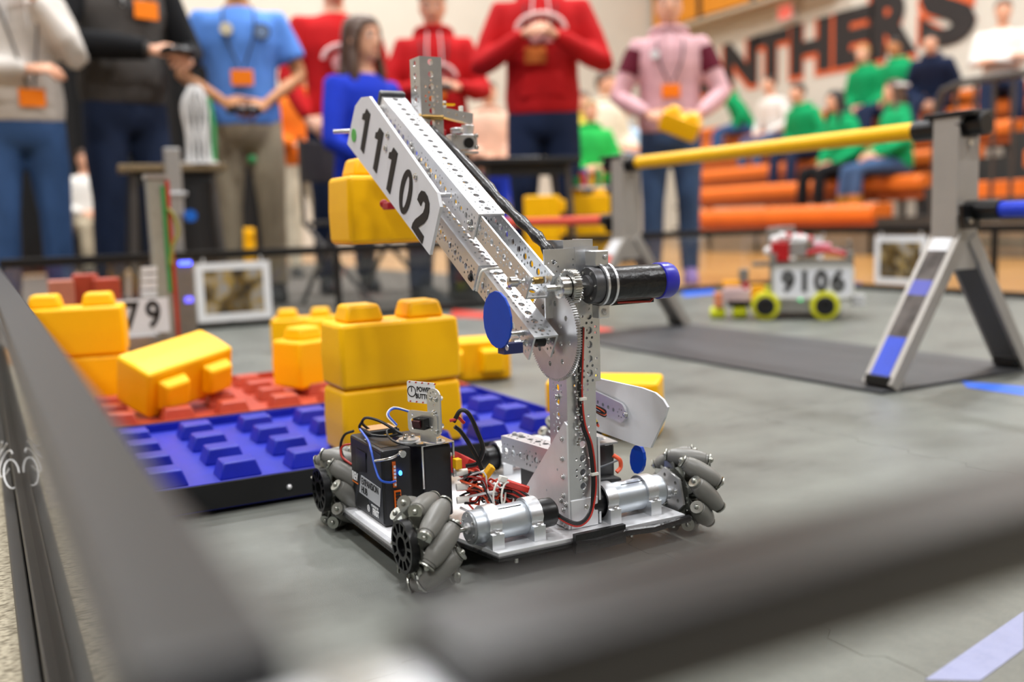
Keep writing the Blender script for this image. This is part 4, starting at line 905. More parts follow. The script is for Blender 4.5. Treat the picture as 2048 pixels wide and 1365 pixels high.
# balcony front on the right wall
bal = thing('balcony_front', 'orange-yellow balcony front in a dark frame high on the right wall', 'balcony', (10.4, 13, 3), world=True)
ozb = at(1415, 34, 'x', 10.2).z
opn = mat('ochre_panel', '#d98a14', .5, 0, .05, 4)
for i in range(6):
    ya = 11.0 + .0 + i * 1.25 - 1.25
    if ya + 1.2 > 13.4: ya = 13.4 - 1.2 if i < 3 else None
    if ya is None: continue
    MB().bb((10.18, ya + .03, ozb + .04), (10.23, ya + 1.18, ozb + .62)).build('panel', opn, bal, smooth=False)
    MB().bb((10.16, ya - .06, ozb), (10.26, ya + .03, ozb + .75)).build('post', blk_m, bal, smooth=False)
MB().bb((10.15, 9.6, ozb - .05), (10.55, 13.45, ozb)).build('floor_edge', mat('balcony_slab', '#b9ad97', .7), bal, smooth=False)
MB().bb((10.15, 9.6, ozb + .64), (10.27, 13.45, ozb + .80)).build('top_rail', blk_m, bal, smooth=False)
ex = thing('exit_sign', 'small blurred red and white sign above the wall lettering', 'sign', (10.55, 10.9, 3), world=True)
q = at(1575, 25, 'x', 10.55); MB().bb((10.50, q.y - .16, q.z - .13), (10.59, q.y + .16, q.z + .13)).build('box', wwht, ex, smooth=False)
MB().bb((10.495, q.y - .13, q.z - .09), (10.50, q.y + .13, q.z + .09)).build('face', mat('pink_red_face', '#e0685a', .5, emit=.6), ex, smooth=False)
# black backdrop curtain far left, between the first two people
cu_ = MB(); P = []
for i in range(60):
    a = i / 59; P.append(Vector((-1.6 + 4.4 * a, 10.6 + .05 * math.sin(i * 1.9), 0)))
cu_.add([(p.x, p.y, 0.0) for p in P] + [(p.x, p.y, 2.35) for p in P] + [(p.x, p.y + .01, 0.0) for p in P] + [(p.x, p.y + .01, 2.35) for p in P], [(i, i + 1, i + 61, i + 60) for i in range(59)] + [(i + 120, i + 180, i + 181, i + 121) for i in range(59)] + [(i + 60, i + 61, i + 181, i + 180) for i in range(59)])
cv = thing('backdrop_curtain', 'black pleated backdrop curtain far behind the two people at the left', 'curtain', (.6, 10.6, 0), world=True)
cu_.build('cloth', mat('black_drape', '#0b0b0c', .9), cv); MB().cyl((-1.65, 10.60, 2.38), (2.85, 10.60, 2.38), .02, n=8).build('crossbar', dk, cv)
for x in (-1.62, 2.82): MB().cyl((x, 10.65, -.015), (x, 10.65, 2.38), .02, n=8).build('stand_pole', dk, cv)

# ================================================================== people
SK1 = mat('skin_light', '#d9a385', .5, 0, .05, 40, sss=.15); SK2 = mat('skin_tan', '#b57a4c', .5, 0, .05, 40, sss=.15)
H_BR = mat('dark_brown_hair', '#4c3424', .45, 0, .35, 60, .5, 120, stretch=(3, 3, .3)); H_BK = mat('black_hair', '#15110f', .4, 0, .3, 60, .5, 120, stretch=(3, 3, .3)); H_BL = mat('blond_hair', '#a9824f', .45, 0, .3, 60, .5, 120, stretch=(3, 3, .3))
eye_m = mat('eye_white', '#e8e4df', .3); iris_m = mat('dark_iris', '#2a1a10', .3); lip_m = mat('lip', '#a85a50', .5)
def fab(n, c, **k): return mat(n, c, .9, 0, .12, 9, .5, 35, spec=.25, **k)
badge_m = mat('orange_badge', '#ff8618', .5, spec=.2)
PEND = []
def hand(mb, Wp, d, nrm, side, curl=.5, s=1.):
    """palm, four fingers and a thumb: d = pointing direction, nrm = palm normal, side=+1 left hand"""
    d = Vector(d).normalized(); nrm = Vector(nrm); nrm = (nrm - d * nrm.dot(d)).normalized(); t = d.cross(nrm) * side
    q = Matrix((t, nrm, d)).transposed()
    mb.loft([(Wp - d * .02, .022 * s, .018 * s, q), (Wp + d * .01, .027 * s, .018 * s, q), (Wp + d * .04, .038 * s, .016 * s, q), (Wp + d * .078, .040 * s, .014 * s, q), (Wp + d * .090, .034 * s, .009 * s, q)], 12)
    for i, (L, off) in enumerate(((.070, -.030), (.078, -.010), (.072, .010), (.056, .029))):
        p = Wp + d * (.083 - abs(i - 1.3) * .004) * s + t * off * s; dd = d.copy(); P = [p - d * .015]; P.append(p)
        for j, fr in enumerate((.45, .32, .23)):
            dd = (dd * math.cos(curl * .8) + nrm * math.sin(curl * .8)).normalized(); p = p + dd * L * fr * s; P.append(p)
        mb.tube(P, [.0092 * s, .009 * s, .0086 * s, .0078 * s, .0062 * s], 8)
    p = Wp + d * .02 * s - t * .026 * s; a = (d * .55 - t * .75 + nrm * .35).normalized(); b = (a * .6 + d * .6 + nrm * .3 * curl).normalized()
    mb.tube([p + t * .008, p + a * .018 * s, p + a * .042 * s, p + a * .042 * s + b * .032 * s, p + a * .042 * s + b * .05 * s], [.013 * s, .0125 * s, .0105 * s, .0095 * s, .007 * s], 8)
def person(label, pos, yaw, H, top, bottom, skin=SK1, hair=H_BR, hairstyle='short', sleeve='long', hood=True, pose='stand', arms=None, hands=True, shoe=None, group=None,
           lean=0., headyaw=0., headpitch=0., badge=None, shoulders=1., detail=True, cat='person', legs_back=False):
    t = thing('person', label, cat, tuple(pos), yaw, group); sc = H / 1.72; t.scale = (sc, sc, sc)
    vx = .016 if detail else .024
    sit = pose == 'sit'; dz = -.36 if sit else 0.
    Lm = Matrix.Rotation(lean, 3, 'X'); hipc = Vector((0, 0, .92 + dz))
    def TT(p):     # lean of the upper body about the hips
        p = Vector(p) + Vector((0, 0, dz)); return hipc + Lm @ (p - hipc)
    sw = shoulders
    if arms is None: arms = [((-.27, -.04, 1.12), (-.10, -.27, 1.04)), ((.27, -.04, 1.12), (.10, -.27, 1.04))]
    arms = [(TT(e), TT(w_)) for e, w_ in arms]
    sh = [TT((s * .170 * sw, 0, 1.395)) for s in (-1, 1)]
    # legs
    if sit:
        legs = [[Vector((s * .09, 0, .56)), Vector((s * .11, -.22, .56)), Vector((s * .13, -.45, .53)), Vector((s * .13, -.47, .30)), Vector((s * .13, -.46, .09))] for s in (-1, 1)]
    else:
        legs = [[Vector((s * .088, 0, .90)), Vector((s * .098, -.005, .70)), Vector((s * .105, -.012, .49)), Vector((s * .108, .012, .30)), Vector((s * .112, .02, .09))] for s in (-1, 1)]
    # body (skin): one closed surface
    b = MB()
    tr = [(.85, .12, .095), (.88, .155, .110), (.95, .166, .118), (1.06, .146, .102), (1.16, .150, .105), (1.27, .168 * sw, .115), (1.36, .170 * sw, .108), (1.42, .135 * sw, .085), (1.46, .062, .060), (1.50, .052, .055), (1.56, .050, .055)]
    b.loft([(TT((0, .0, z)), rx, ry) for z, rx, ry in tr], 20)
    HY = Matrix.Rotation(headyaw, 3, 'Z') @ Matrix.Rotation(headpitch, 3, 'X')
    hc = TT((0, -.01, 1.60))
    def HT(x, y, z): return hc + HY @ Vector((x, y, z))
    hr = [(-.085, .022, .030, -.062), (-.070, .043, .052, -.040), (-.045, .058, .074, -.018), (-.015, .066, .086, -.008), (.02, .071, .092, 0), (.06, .073, .094, .002), (.09, .066, .086, .004), (.112, .048, .064, .006), (.124, .02, .03, .008)]
    b.loft([(HT(0, y, z), rx, ry, HY) for z, rx, ry, y in hr], 20)
    b.tube([HT(0, -.088, .030), HT(0, -.100, .005), HT(0, -.106, -.014), HT(0, -.088, -.022)], [.007, .010, .013, .009], 8)
    for s in (-1, 1): b.ball(HT(s * .073, .004, .0), (.009, .017, .028), 8, 6)
    for s, (e, w_) in enumerate(arms):
        b.tube([TT((( -1, 1)[s]) * .1 * Vector((1, 0, 0)) + Vector((0, 0, 1.39))), sh[s], sh[s].lerp(e, .5), e, e.lerp(w_, .35), w_], [.05, .052, .046, .038, .036, .025], 12)
    for s, lg in enumerate(legs):
        b.tube([lg[0], lg[1], lg[2], lg[3], lg[4]], [.085, .078, .054, .052, .036], 14)
    bo = b.build('body', skin, t, remesh=vx)
    ex_ = MB()
    if hands:
        for s, (e, w_) in enumerate(arms):
            sd = (-1, 1)[s]; d = (w_ - e).normalized(); inn = Vector((-sd, 0, 0)) * .9 + Vector((0, 0, -.3))
            hand(ex_, w_, (d * .7 + Vector((-sd * .35, -.3, 0))).normalized(), inn + Vector((0, .2, -.6)), sd, .75 if detail else .6)
    PEND.append((bo, ex_))
    # clothes
    off = .016
    c = MB()
    if hood: trc = [(.885, .178, .130), (.93, .186, .138), (.98, .190, .142), (1.08, .180, .136), (1.18, .180, .136), (1.28, .190 * sw, .140), (1.37, .186 * sw, .128), (1.425, .150 * sw, .105), (1.465, .088, .082), (1.485, .07, .07)]
    else: trc = [(.87, .178, .128), (.95, .180, .130), (1.06, .166, .120), (1.18, .170, .122), (1.28, .184 * sw, .130), (1.37, .182 * sw, .120), (1.42, .146 * sw, .096), (1.450, .085, .075), (1.458, .07, .066)]
    c.loft([(TT((0, 0, z)), rx, ry) for z, rx, ry in trc], 24)
    for s, (e, w_) in enumerate(arms):
        r1 = .068 if hood else .062
        st_ = TT(Vector(((-1, 1)[s] * .09, 0, 1.385)))
        if sleeve == 'long':
            c.tube([st_, sh[s], sh[s].lerp(e, .5), e, e.lerp(w_, .3), e.lerp(w_, .7), e.lerp(w_, .90), e.lerp(w_, .98)], [r1 - .004, r1, r1 - .004, r1 - .009, r1 - .012, .047, .040, .034], 14)
        else:
            c.tube([st_, sh[s], sh[s].lerp(e, .35), sh[s].lerp(e, .72)], [r1 - .004, r1, r1, r1 + .006], 14)
    to = c.build('top', top, t, remesh=vx)
    if hood:
        h_ = MB(); P = [TT(Vector((.092 * math.sin(a), .03 + .070 * -math.cos(a) * -1 if False else .012 - .085 * math.cos(a), 1.468 + .022 * -math.cos(a) * -1))) for a in [2 * PI * i / 18 for i in range(19)]]
        h_.tube(P, [.026 + .014 * (1 - math.cos(2 * PI * i / 18)) * .6 for i in range(19)], 10); h_.build('hood', top, t, remesh=.02)
        pk = MB(); pk.loft([(TT((0, -.128, .97)), .115, .014), (TT((0, -.132, 1.00)), .110, .018), (TT((0, -.128, 1.09)), .085, .016)], 16); 
        if detail: pk.build('front_pocket', top, t)
        if detail:
            for s in (-1, 1): MB().tube([TT((s * .035, -.085, 1.46)), TT((s * .04, -.128, 1.38)), TT((s * .042, -.143, 1.28))], .0035, 6).build('drawstring', wwht if top.name != 'pink_hoodie' else top, t)
    b = MB()
    if sit: b.loft([(Vector((0, 0, .46)), .15, .12), (Vector((0, .0, .50)), .18, .135), (Vector((0, 0, .58)), .178, .13), (Vector((0, 0, .66)), .168, .125)], 20)
    else: b.loft([(Vector((0, 0, .775)), .130, .095), (Vector((0, 0, .81)), .165, .118), (Vector((0, 0, .86)), .178, .126), (Vector((0, 0, .95)), .172, .124), (Vector((0, 0, 1.0)), .166, .12)], 20)
    for lg in legs: b.tube([lg[0], lg[1], lg[2], lg[3], lg[4].lerp(lg[3], .05), lg[4] - Vector((0, 0, .02))], [.095, .090, .070, .066, .055, .056], 14)
    b.build('trousers', bottom, t, remesh=vx)
    for s, lg in enumerate(legs):
        a = lg[4]; k = MB(); k.loft([(a + Vector((0, -.055, -.088)), .047, .130), (a + Vector((0, -.055, -.068)), .049, .132), (a + Vector((0, -.048, -.042)), .044, .115), (a + Vector((0, -.02, -.012)), .040, .075), (a + Vector((0, .0, .01)), .042, .046)], 16)
        k.build('shoe', shoe or blk_m, t)
    # hair
    h_ = MB()
    def HR(z, rx, ry, y): return (HT(0, y, z), rx, ry, HY)
    h_.loft([HR(-.02, .050, .045, .058), HR(.01, .074, .070, .038), HR(.045, .080, .088, .020), HR(.075, .080, .099, .006), HR(.100, .074, .094, .004), HR(.122, .055, .070, .006), HR(.134, .022, .03, .008)], 20)
    if hairstyle == 'long':
        h_.loft([HR(.05, .081, .070, .030), HR(-.02, .084, .060, .045), HR(-.10, .090, .052, .058), HR(-.20, .105, .046, .060), HR(-.26, .085, .03, .060)], 18)
        for s in (-1, 1): h_.tube([HT(s * .055, -.060, .095), HT(s * .078, -.045, .04), HT(s * .086, -.025, -.05), HT(s * .10, -.03, -.15), HT(s * .10, -.045, -.24)], [.012, .020, .026, .030, .016], 10)
    h_.build('hair', hair, t, remesh=vx)
    if detail:
        f_ = MB()
        for s in (-1, 1):
            ey = MB().ball(HT(s * .031, -.080, .022), (.0135, .009, .0085), 10, 7).build('eye', eye_m, t); MB().ball(HT(s * .031, -.0878, .022), (.0055, .003, .0055), 8, 6).build('iris', iris_m, ey)
            MB().tube([HT(s * .016, -.091, .041), HT(s * .032, -.091, .046), HT(s * .050, -.078, .040)], .0035, 6).build('eyebrow', hair, t)
        MB().tube([HT(-.024, -.078, -.044), HT(-.010, -.088, -.041), HT(0, -.090, -.043), HT(.010, -.088, -.041), HT(.024, -.078, -.044)], [.003, .006, .006, .006, .003], 8).build('mouth', lip_m, t)
    if badge:
        bx_, bz_, ms = badge[:3]
        ly = lambda z: -.146 if z > 1.15 else -.150
        for s in (-1, 1): MB().tube(spline([TT((s * .06, .0, 1.475)), TT((s * .075, -.105, 1.40)), TT((s * .06 + bx_ * .5, -.148, 1.28)), TT((bx_ + s * .012, -.153, bz_ + .05))], 4), .0045, 6).build('lanyard', mat('dark_lanyard', '#22252d', .7), t)
        k = MB().box(TT((bx_, -.155, bz_)), (.105, .006, .075)); bd = k.build('badge', ms, t, smooth=False, bevel=.004)
    t['_sc'] = sc
    return t
def yc(p, turn=0.): return -math.atan2(p[0], p[1]) + turn
denim = fab('blue_denim', '#35527e'); dnm2 = fab('dark_denim', '#1b2740'); khaki = fab('khaki_twill', '#a0947e'); blkf = fab('black_fabric', '#0f1013'); jean3 = fab('faded_jeans', '#3d5578')
heather = fab('heather_grey_fleece', '#c6c0b9'); chr_ = fab('charcoal_fleece', '#4a4745'); sky = fab('sky_blue_cotton', '#5d8fe0'); redf = fab('red_fleece', '#b5161a'); red2 = fab('red_cotton', '#c01a1c')
royal = fab('royal_blue_knit', '#1733b4'); pinkf = fab('pink_hoodie', '#cfa5ab'); green = fab('green_jersey', '#0f9a5e'); whitef = fab('white_cotton', '#dfdcd6'); navy = fab('navy_fabric', '#1b2742')
tanboot = fab('tan_boot_suede', '#a9762e')
GS = 'students standing behind the far field wall'
p = gp(60, 4.08); P1 = person('person in a light grey hoodie and blue jeans with one hand raised to the chin', p, yc(p, .15), 1.64, heather, denim, arms=[((-.25, -.10, 1.10), (.02, -.20, 1.10)), ((.22, -.14, 1.16), (.07, -.16, 1.40))], hairstyle='long', badge=(.03, .985, badge_m), group=GS, shoulders=1.02)
p = gp(268, 4.45); P2 = person('person in a charcoal and black hoodie holding a black game controller', p, yc(p, .45), 1.84, chr_, dnm2, arms=[((-.27, -.08, 1.12), (-.02, -.32, 1.08)), ((.27, -.06, 1.12), (.14, -.30, 1.06))], badge=(.05, 1.27, badge_m), group=GS, shoulders=1.12)
p = gp(503, 4.95); P3 = person('person in a sky blue T-shirt and khaki trousers holding a controller low', p, yc(p, .0), 1.75, sky, khaki, SK2, hair=H_BK, sleeve='short', hood=False, arms=[((-.285, -.0, 1.13), (-.09, -.24, .975)), ((.285, -.0, 1.13), (.10, -.24, .965))], badge=(-.0, 1.10, badge_m), group=GS, shoulders=1.08)
p = gp(690, 5.6); P4 = person('person in a red T-shirt standing behind the woman in blue', p, yc(p, .3), 1.86, red2, navy, hood=False, badge=None, group=GS, shoulders=1.1, arms=[((-.27, 0, 1.12), (-.2, -.12, .90)), ((.27, 0, 1.12), (.22, -.1, .88))])
p = gp(882, 5.5); P6 = person('person in a red hoodie looking down at a controller behind the robot arm', p, yc(p, .0), 1.68, redf, blkf, group=GS, badge=(0, 1.12, badge_m), arms=[((-.27, -.05, 1.12), (-.09, -.28, 1.13)), ((.27, -.05, 1.12), (.12, -.28, 1.13))], headpitch=.25)
p = gp(1092, 4.95); P7 = person('person in a red hoodie with hands clasped at the chest', p, yc(p, .0), 1.75, redf, navy, group=GS, shoulders=1.14, badge=(-.03, 1.16, mat('orange_clear_badge', '#e08040', .15)), arms=[((-.30, -.06, 1.12), (-.075, -.24, 1.25)), ((.30, -.06, 1.12), (.06, -.25, 1.24))])
p = gp(1342, 5.35); P8 = person('person in a pink hoodie with maroon sleeve bands holding a yellow block', p, yc(p, .05), 1.60, pinkf, jean3, hair=H_BR, hairstyle='short', group=GS, shoulders=1.02, badge=(-.0, 1.12, badge_m), arms=[((-.30, -.05, 1.10), (-.13, -.26, .98)), ((.30, -.05, 1.10), (.15, -.24, .97))], shoe=mat('lilac_shoe', '#8c6fb0', .6))
p = gp(738, 4.75, .0); P5 = person('woman with long dark brown hair in a royal blue sweater seated behind the far wall', p, yc(p, .75), 1.74, royal, dnm2, hairstyle='long', hood=False, pose='sit', group=None, headyaw=.10, arms=[((-.25, -.05, 1.12), (-.12, -.28, 1.00)), ((.25, -.05, 1.12), (.12, -.28, .99))], shoulders=1.0)
ch = thing('folding_chair', 'dark folding chair under the woman in royal blue', 'chair', (p.x, p.y, 0), yc(p, .75))
MB().bb((-.20, -.20, .385), (.20, .22, .41)).build('seat', dk, ch, smooth=False, bevel=.005)
MB().bb((-.20, .225, .60), (.20, .245, .80)).build('backrest', dk, ch, smooth=False, bevel=.005)
for x in (-.2, .2):
    MB().tube([(x * 1.06, .235, .82), (x * 1.06, .235, .4), (x * 1.06, -.25, .0)], .012, 8).build('leg', dk, ch); MB().tube([(x, .0, .4), (x, .30, .0)], .012, 8).build('leg', dk, ch)
def stick(o, nm, mb, m, **k): return mb.build(nm, m, o, **k)
# prints, caps and bands on clothes
MB().ring((.105, -.131, 1.32), (.105, -.9, 1.32), [(-.004, .040), (.010, .040)], 24).build('round_logo', mat('navy_black_logo', '#27344e', .6), P3); MB().ring((.105, -.1415, 1.32), (.105, -.9, 1.32), [(0, .030), (.0015, .030)], 20).build('logo_centre', mat('grey_blue_print', '#7086a6', .6), P3)
MB().ring((-.06, -.136, 1.33), (-.06, -.9, 1.33), [(-.004, .030), (.010, .030)], 20).build('pale_sticker', mat('cream_sticker', '#d9cfb0', .5), P3)
MB().ring((-.09, -.133, 1.33), (-.09, -.9, 1.33), [(-.004, .026), (.014, .026)], 20).build('round_button', mat('white_button', '#e6ecef', .15, coat=1), P8)
for P_, zc in ((P6, 1.20), (P7, 1.28), (P4, 1.20)):
    MB().tube([Vector((.115 * math.cos(a), -.142 - .004 * math.sin(a), zc + .075 * math.sin(a))) for a in [PI * i / 14 + .0 for i in range(15)]], .013, 6).build('arched_print', mat('pale_print', '#d9b5b2', .8), P_)
    MB().loft([(Vector((0, -.139, zc - .06)), .055, .010), (Vector((0, -.143, zc - .01)), .075, .010), (Vector((0, -.141, zc + .03)), .045, .010)], 14).build('chest_print', mat('rose_print', '#c98a88', .8), P_)
mar = fab('maroon_fabric', '#5a1528')
for s in (-1, 1):
    a = Vector((s * .1734, 0, 1.395)); e = Vector((s * .30, -.05, 1.10)); MB().tube([a.lerp(e, .12), a.lerp(e, .35), a.lerp(e, .55)], [.0695, .0705, .069], 16).build('maroon_band', mar, P8)
for s in (-1, 1):
    a = Vector((s * .1904, 0, 1.395)); e = Vector((s * .27, -.08, 1.12)); w_ = (Vector((-.02, -.32, 1.08)), Vector((.14, -.30, 1.06)))[s > 0]
    MB().tube([a + Vector((0, 0, .03)), a.lerp(e, .5), e, e.lerp(w_, .5), e.lerp(w_, .93)], [.072, .071, .066, .056, .043], 16).build('black_sleeve', blkf, P2)
# things held
def controller(label, P_, c, rx=0.):
    Mx = Matrix.LocRotScale(P_.location, P_.rotation_euler, P_.scale); q = Mx @ Vector(c)
    o = thing('game_controller', label, 'controller', tuple(q), P_.rotation_euler.z)
    MB().loft([(Vector((0, 0, -.012)), .060, .030), (Vector((0, 0, .0)), .068, .038), (Vector((0, 0, .012)), .060, .030)], 20).build('shell', blk, o)
    for s in (-1, 1):
        MB().tube([(s * .050, 0, 0), (s * .066, .03, -.006), (s * .070, .055, -.012)], [.020, .017, .012], 10).build('grip', blk, o); MB().cyl((s * .026, .005, .010), (s * .026, .005, .024), .008, n=10).build('thumbstick', blk_m, o)
controller('black game controller held by the person in the charcoal hoodie', P2, (.06, -.40, 1.075))
controller('black game controller held low by the person in the blue T-shirt', P3, (.0, -.335, .93))
controller('dark game controller held by the person in the red hoodie behind the arm', P6, (.015, -.375, 1.12))
Mx = Matrix.LocRotScale(P8.location, P8.rotation_euler, P8.scale); q = Mx @ Vector((.02, -.34, .86))
stone('yellow block held in both hands by the person in pink', tuple(q), (.35, .42, P8.rotation_euler.z - .35 + .2), GB)

# ---- spectators on the bleachers and beyond
def seated(label, u, row, top, bottom, hair, style='short', H=1.66, yaw=-PI / 2, lean=.1, skin=SK1, shoe=None, dy=0., **k):
    x = RX[row] + .16; q = at(u, 300, 'x', x); zf = RZ[row] - .45
    return person(label, (x, q.y + dy, zf), yaw, H, top, bottom, skin, hair, style, pose='sit', lean=lean, detail=False, group='spectators sitting on the orange bleachers', shoe=shoe, **k)
seated('spectator in green bending forward, seated left of the wall letter H', 1500, 4, green, denim, H_BK, lean=.55, yaw=-2.1)
seated('spectator in a white T-shirt sitting left of two in green', 1555, 3, whitef, jean3, H_BK, lean=.2, hood=False)
seated('dark-haired spectator in green with clasped hands, right of the one in white', 1625, 2, green, navy, H_BK, lean=.35)
seated('spectator in green with long dark hair and black trousers', 1700, 1, green, blkf, H_BK, 'long', lean=.25, yaw=-1.75)
g5 = seated('spectator in green with a white headband, blue jeans and tan boots', 1795, 1, green, jean3, H_BR, 'long', lean=.05, yaw=-2.0, shoe=tanboot)
MB().tube([Vector((.076 * math.cos(a), -.006 + .094 * math.sin(a), 1.31)) for a in [2 * PI * i / 20 for i in range(21)]], .016, 8).build('headband', wwht, g5)
for s in (-1, 1): MB().tube([(s * .13, -.468, .30), (s * .13, -.463, .16), (s * .13, -.46, .03)], [.066, .062, .060], 12).build('boot_shaft', tanboot, g5)
seated('blond spectator in green sitting high in front of the letter E', 1742, 4, green, navy, H_BL, lean=.3, yaw=-1.4)
seated('dark-haired spectator in green beside the one in navy', 1806, 4, green, navy, H_BK, lean=.25, skin=SK2)
seated('spectator in navy leaning forward below the wall letter S', 1868, 4, navy, dnm2, H_BK, lean=.5, yaw=-1.1)
seated('man in a white sweater with folded arms at the top right corner', 1998, 4, whitef, dnm2, H_BR, H=1.85, lean=0, arms=[((-.25, -.10, 1.14), (.08, -.20, 1.18)), ((.25, -.10, 1.14), (-.08, -.22, 1.15))], hood=False, yaw=-.95, shoulders=1.1)
def far_p(label, u, D, H, top, bottom, hair, z=0., **k):
    p = gp(u, D, z - .016); return person(label, p, yc(p, k.pop('turn', .2)), H, top, bottom, k.pop('skin', SK1), hair, detail=False, **k)
far_p('far person in a yellow top between the red hoodie and the pink hoodie', 1168, 9.0, 1.55, mat('yellow_jersey', '#d9c23a', .8), navy, H_BR)
far_p('far person in a cream top between the red hoodie and the pink hoodie', 1215, 8.2, 1.60, fab('cream_knit', '#d8d2bd'), navy, H_BR, turn=.9)
far_p('far person in bright green left of the pink hoodie', 1185, 7.1, 1.24, fab('bright_green_jersey', '#28b050'), navy, H_BL)
far_p('far person in pale blue left of the pink hoodie', 1246, 8.6, 1.40, fab('pale_blue_cotton', '#a9c4dd'), denim, H_BR)
far_p('far person in an orange vest and cream trousers behind the blue T-shirt', 615, 7.6, 1.68, fab('orange_vest', '#e0701c'), fab('cream_trousers', '#cfc5ae'), H_BR)
far_p('seated person in a white shirt far behind at the left, under the black curtain', 178, 9.2, 1.50, whitef, khaki, H_BR, pose='sit', hood=False)
far_p('far person in peach and blue between the two red hoodies', 985, 7.8, 1.50, fab('peach_cotton', '#d9b09a'), royal, H_BR)
MB_s = thing('stool', 'low dark stool under the seated person in white', 'stool', tuple(gp(178, 9.2, -.017)))
MB().cyl((0, .02, .38), (0, .02, .42), .19, n=20).build('seat', dk, MB_s)
for a in range(4): MB().cyl((.14 * math.cos(a * 1.57 + .78), .02 + .14 * math.sin(a * 1.57 + .78), 0), (.12 * math.cos(a * 1.57 + .78), .02 + .12 * math.sin(a * 1.57 + .78), .38), .012, n=8).build('leg', dk, MB_s)

# ---- tables beyond the far wall
def table(label, u, D, w, d, z, topm, yaw=0., n=4):
    t = thing('stand_table', label, 'table', tuple(gp(u, D, -.017)), yaw)
    MB().box((0, 0, z + .0), (w, d, .028)).build('table_top', topm, t, smooth=False, bevel=.004)
    for sx_ in (-1, 1):
        for sy_ in (-1, 1): MB().tube([(sx_ * (w / 2 - .06), sy_ * (d / 2 - .04), z - .014), (sx_ * (w / 2 - .02), sy_ * (d / 2 - .03), 0)], .014, 8).build('leg', dk, t)
    MB().bb((-w / 2 + .06, -d / 2 + .03, z - .07), (w / 2 - .06, -d / 2 + .045, z - .016)).build('apron', blk_m, t, smooth=False)
    return t
table('small wooden-topped stand table below the charcoal hoodie person', 352, 4.02, .42, .22, .655, mat('worn_wood_top', '#7d6a4c', .5, 0, .3, 8, stretch=(1, 8, 1)), -.1)
table('black stand table with a white sheet below the red hoodie person', 1045, 4.55, .50, .34, .668, blk_m, -.3)
MB_p = tag(MB().box(tuple(gp(1035, 4.52, .668)), (.22, .15, .006), Euler((0, 0, -.5))).build('paper_sheet', white_p, smooth=False), 'white sheet lying on the black stand table', 'paper')
nw = thing('white_netting', 'upright bundle of white netting and cords standing on the wooden stand table', 'netting', tuple(gp(408, 4.02, .652)))
for i in range(12):
    a = i * .52; MB().tube(spline([(.05 * math.cos(a), .05 * math.sin(a), .001), (.045 * math.cos(a + .2), .045 * math.sin(a + .2), .12), (.055 * math.cos(a + .5), .04 * math.sin(a + .5), .24), (.02 * math.cos(a + 1), .02 * math.sin(a + 1), .32)]), .0055, 6).build('cord', wwht, nw)
MB().cyl((0, 0, .0), (0, 0, .012), .075, n=16).build('base', wwht, nw); MB().tube([(.055, -.02, .01), (.06, -.03, .15), (.05, -.02, .27)], .010, 6).build('green_strap', mat('green_strap', '#2f9a55', .6), nw)
gd = tag(MB().ball(tuple(gp(512, 4.78, .72)), .022).build('green_ball', mat('green_plastic', '#2fa860', .4)), 'small green ball hanging against the khaki trousers', 'ball')
tn = 'metal_clamp_post'
cp = thing('metal_lift', 'grey metal lift column hanging beside the wooden stand table', 'metal column', tuple(gp(353, 3.86, 0)))
MB().bb((-.035, -.02, .0), (.035, .02, .05)).build('base', alu_d, cp, smooth=False)
MB().bb((-.020, -.012, .05), (.020, .012, .44)).build('lower_post', alu_d, cp, smooth=False); MB().bb((-.03, -.022, .44), (.03, .022, .52)).build('sleeve', alu_d, cp, smooth=False, bevel=.004)
MB().bb((-.045, -.03, .52), (.045, .03, .535)).build('collar', alu, cp, smooth=False, bevel=.003); MB().bb((-.03, -.02, .535), (.03, .02, .71)).build('upper_post', alu_d, cp, smooth=False, bevel=.004)
MB().ring((.05, -.02, .44), (.05, -.9, .44), [(0, .024), (.02, .024)], 16).build('blue_knob', mat('bright_blue_knob', '#1565c8', .3), cp)
# stacked blocks waiting behind the far wall
GY = 'yellow blocks waiting beyond the far wall'
sx_ = gp(1178, 4.60); 
for i in range(5): stone(('yellow block, %s of the tall stack beyond the far wall' % ('bottom', 'second from the bottom', 'middle', 'second from the top', 'top')[i]), (sx_.x, sx_.y, -.016 + i * .1018), (0, 0, -.55), GY)
for i, u in enumerate((1072, 1098)):
    q = gp(u, 4.35)
    if i == 0: stone('yellow block lying flat under the two upright pairs beyond the far wall', (q.x + .05, q.y - .035, -.016), (0, 0, -.60), GY)
    stone('upright yellow block beyond the far wall, %s of the two behind the red pipe' % ('left', 'right')[i], (q.x - .05 * math.cos(.6), q.y + .05 * math.sin(.6), .388), (0, PI / 2, -.60), GY)
    stone('yellow block standing on end under another beyond the far wall, %s column' % ('left', 'right')[i], (q.x - .05 * math.cos(.6), q.y + .05 * math.sin(.6), .186), (0, PI / 2, -.60), GY)
q = gp(486, 8.0)
for i in range(2): stone('yellow block standing on end far behind the khaki legs, %s' % ('lower one', 'upper one')[i], (q.x, q.y, .0845 + .2015 * i), (0, PI / 2, -1.3), GY)
tb_ = thing('toy_brick_tub', 'tub of small coloured bricks standing on the waiting yellow stack', 'tub', (sx_.x, sx_.y, .519))
MB().box((0, 0, .006), (.17, .09, .012)).build('tray', wwht, tb_, smooth=False)
for i, cc in enumerate(('#2f9f54', '#d8452c', '#2b5fc0', '#e0b32a', '#c73a2a', '#2f9f54', '#d95b2a')):
    MB().box((-.06 + .022 * i, .01 * (-1) ** i, .035 + .01 * (i % 3)), (.02, .03, .045 + .02 * (i % 3))).build('toy_brick', mat('toy_' + cc[1:], cc, .4), tb_, smooth=False, bevel=.002)
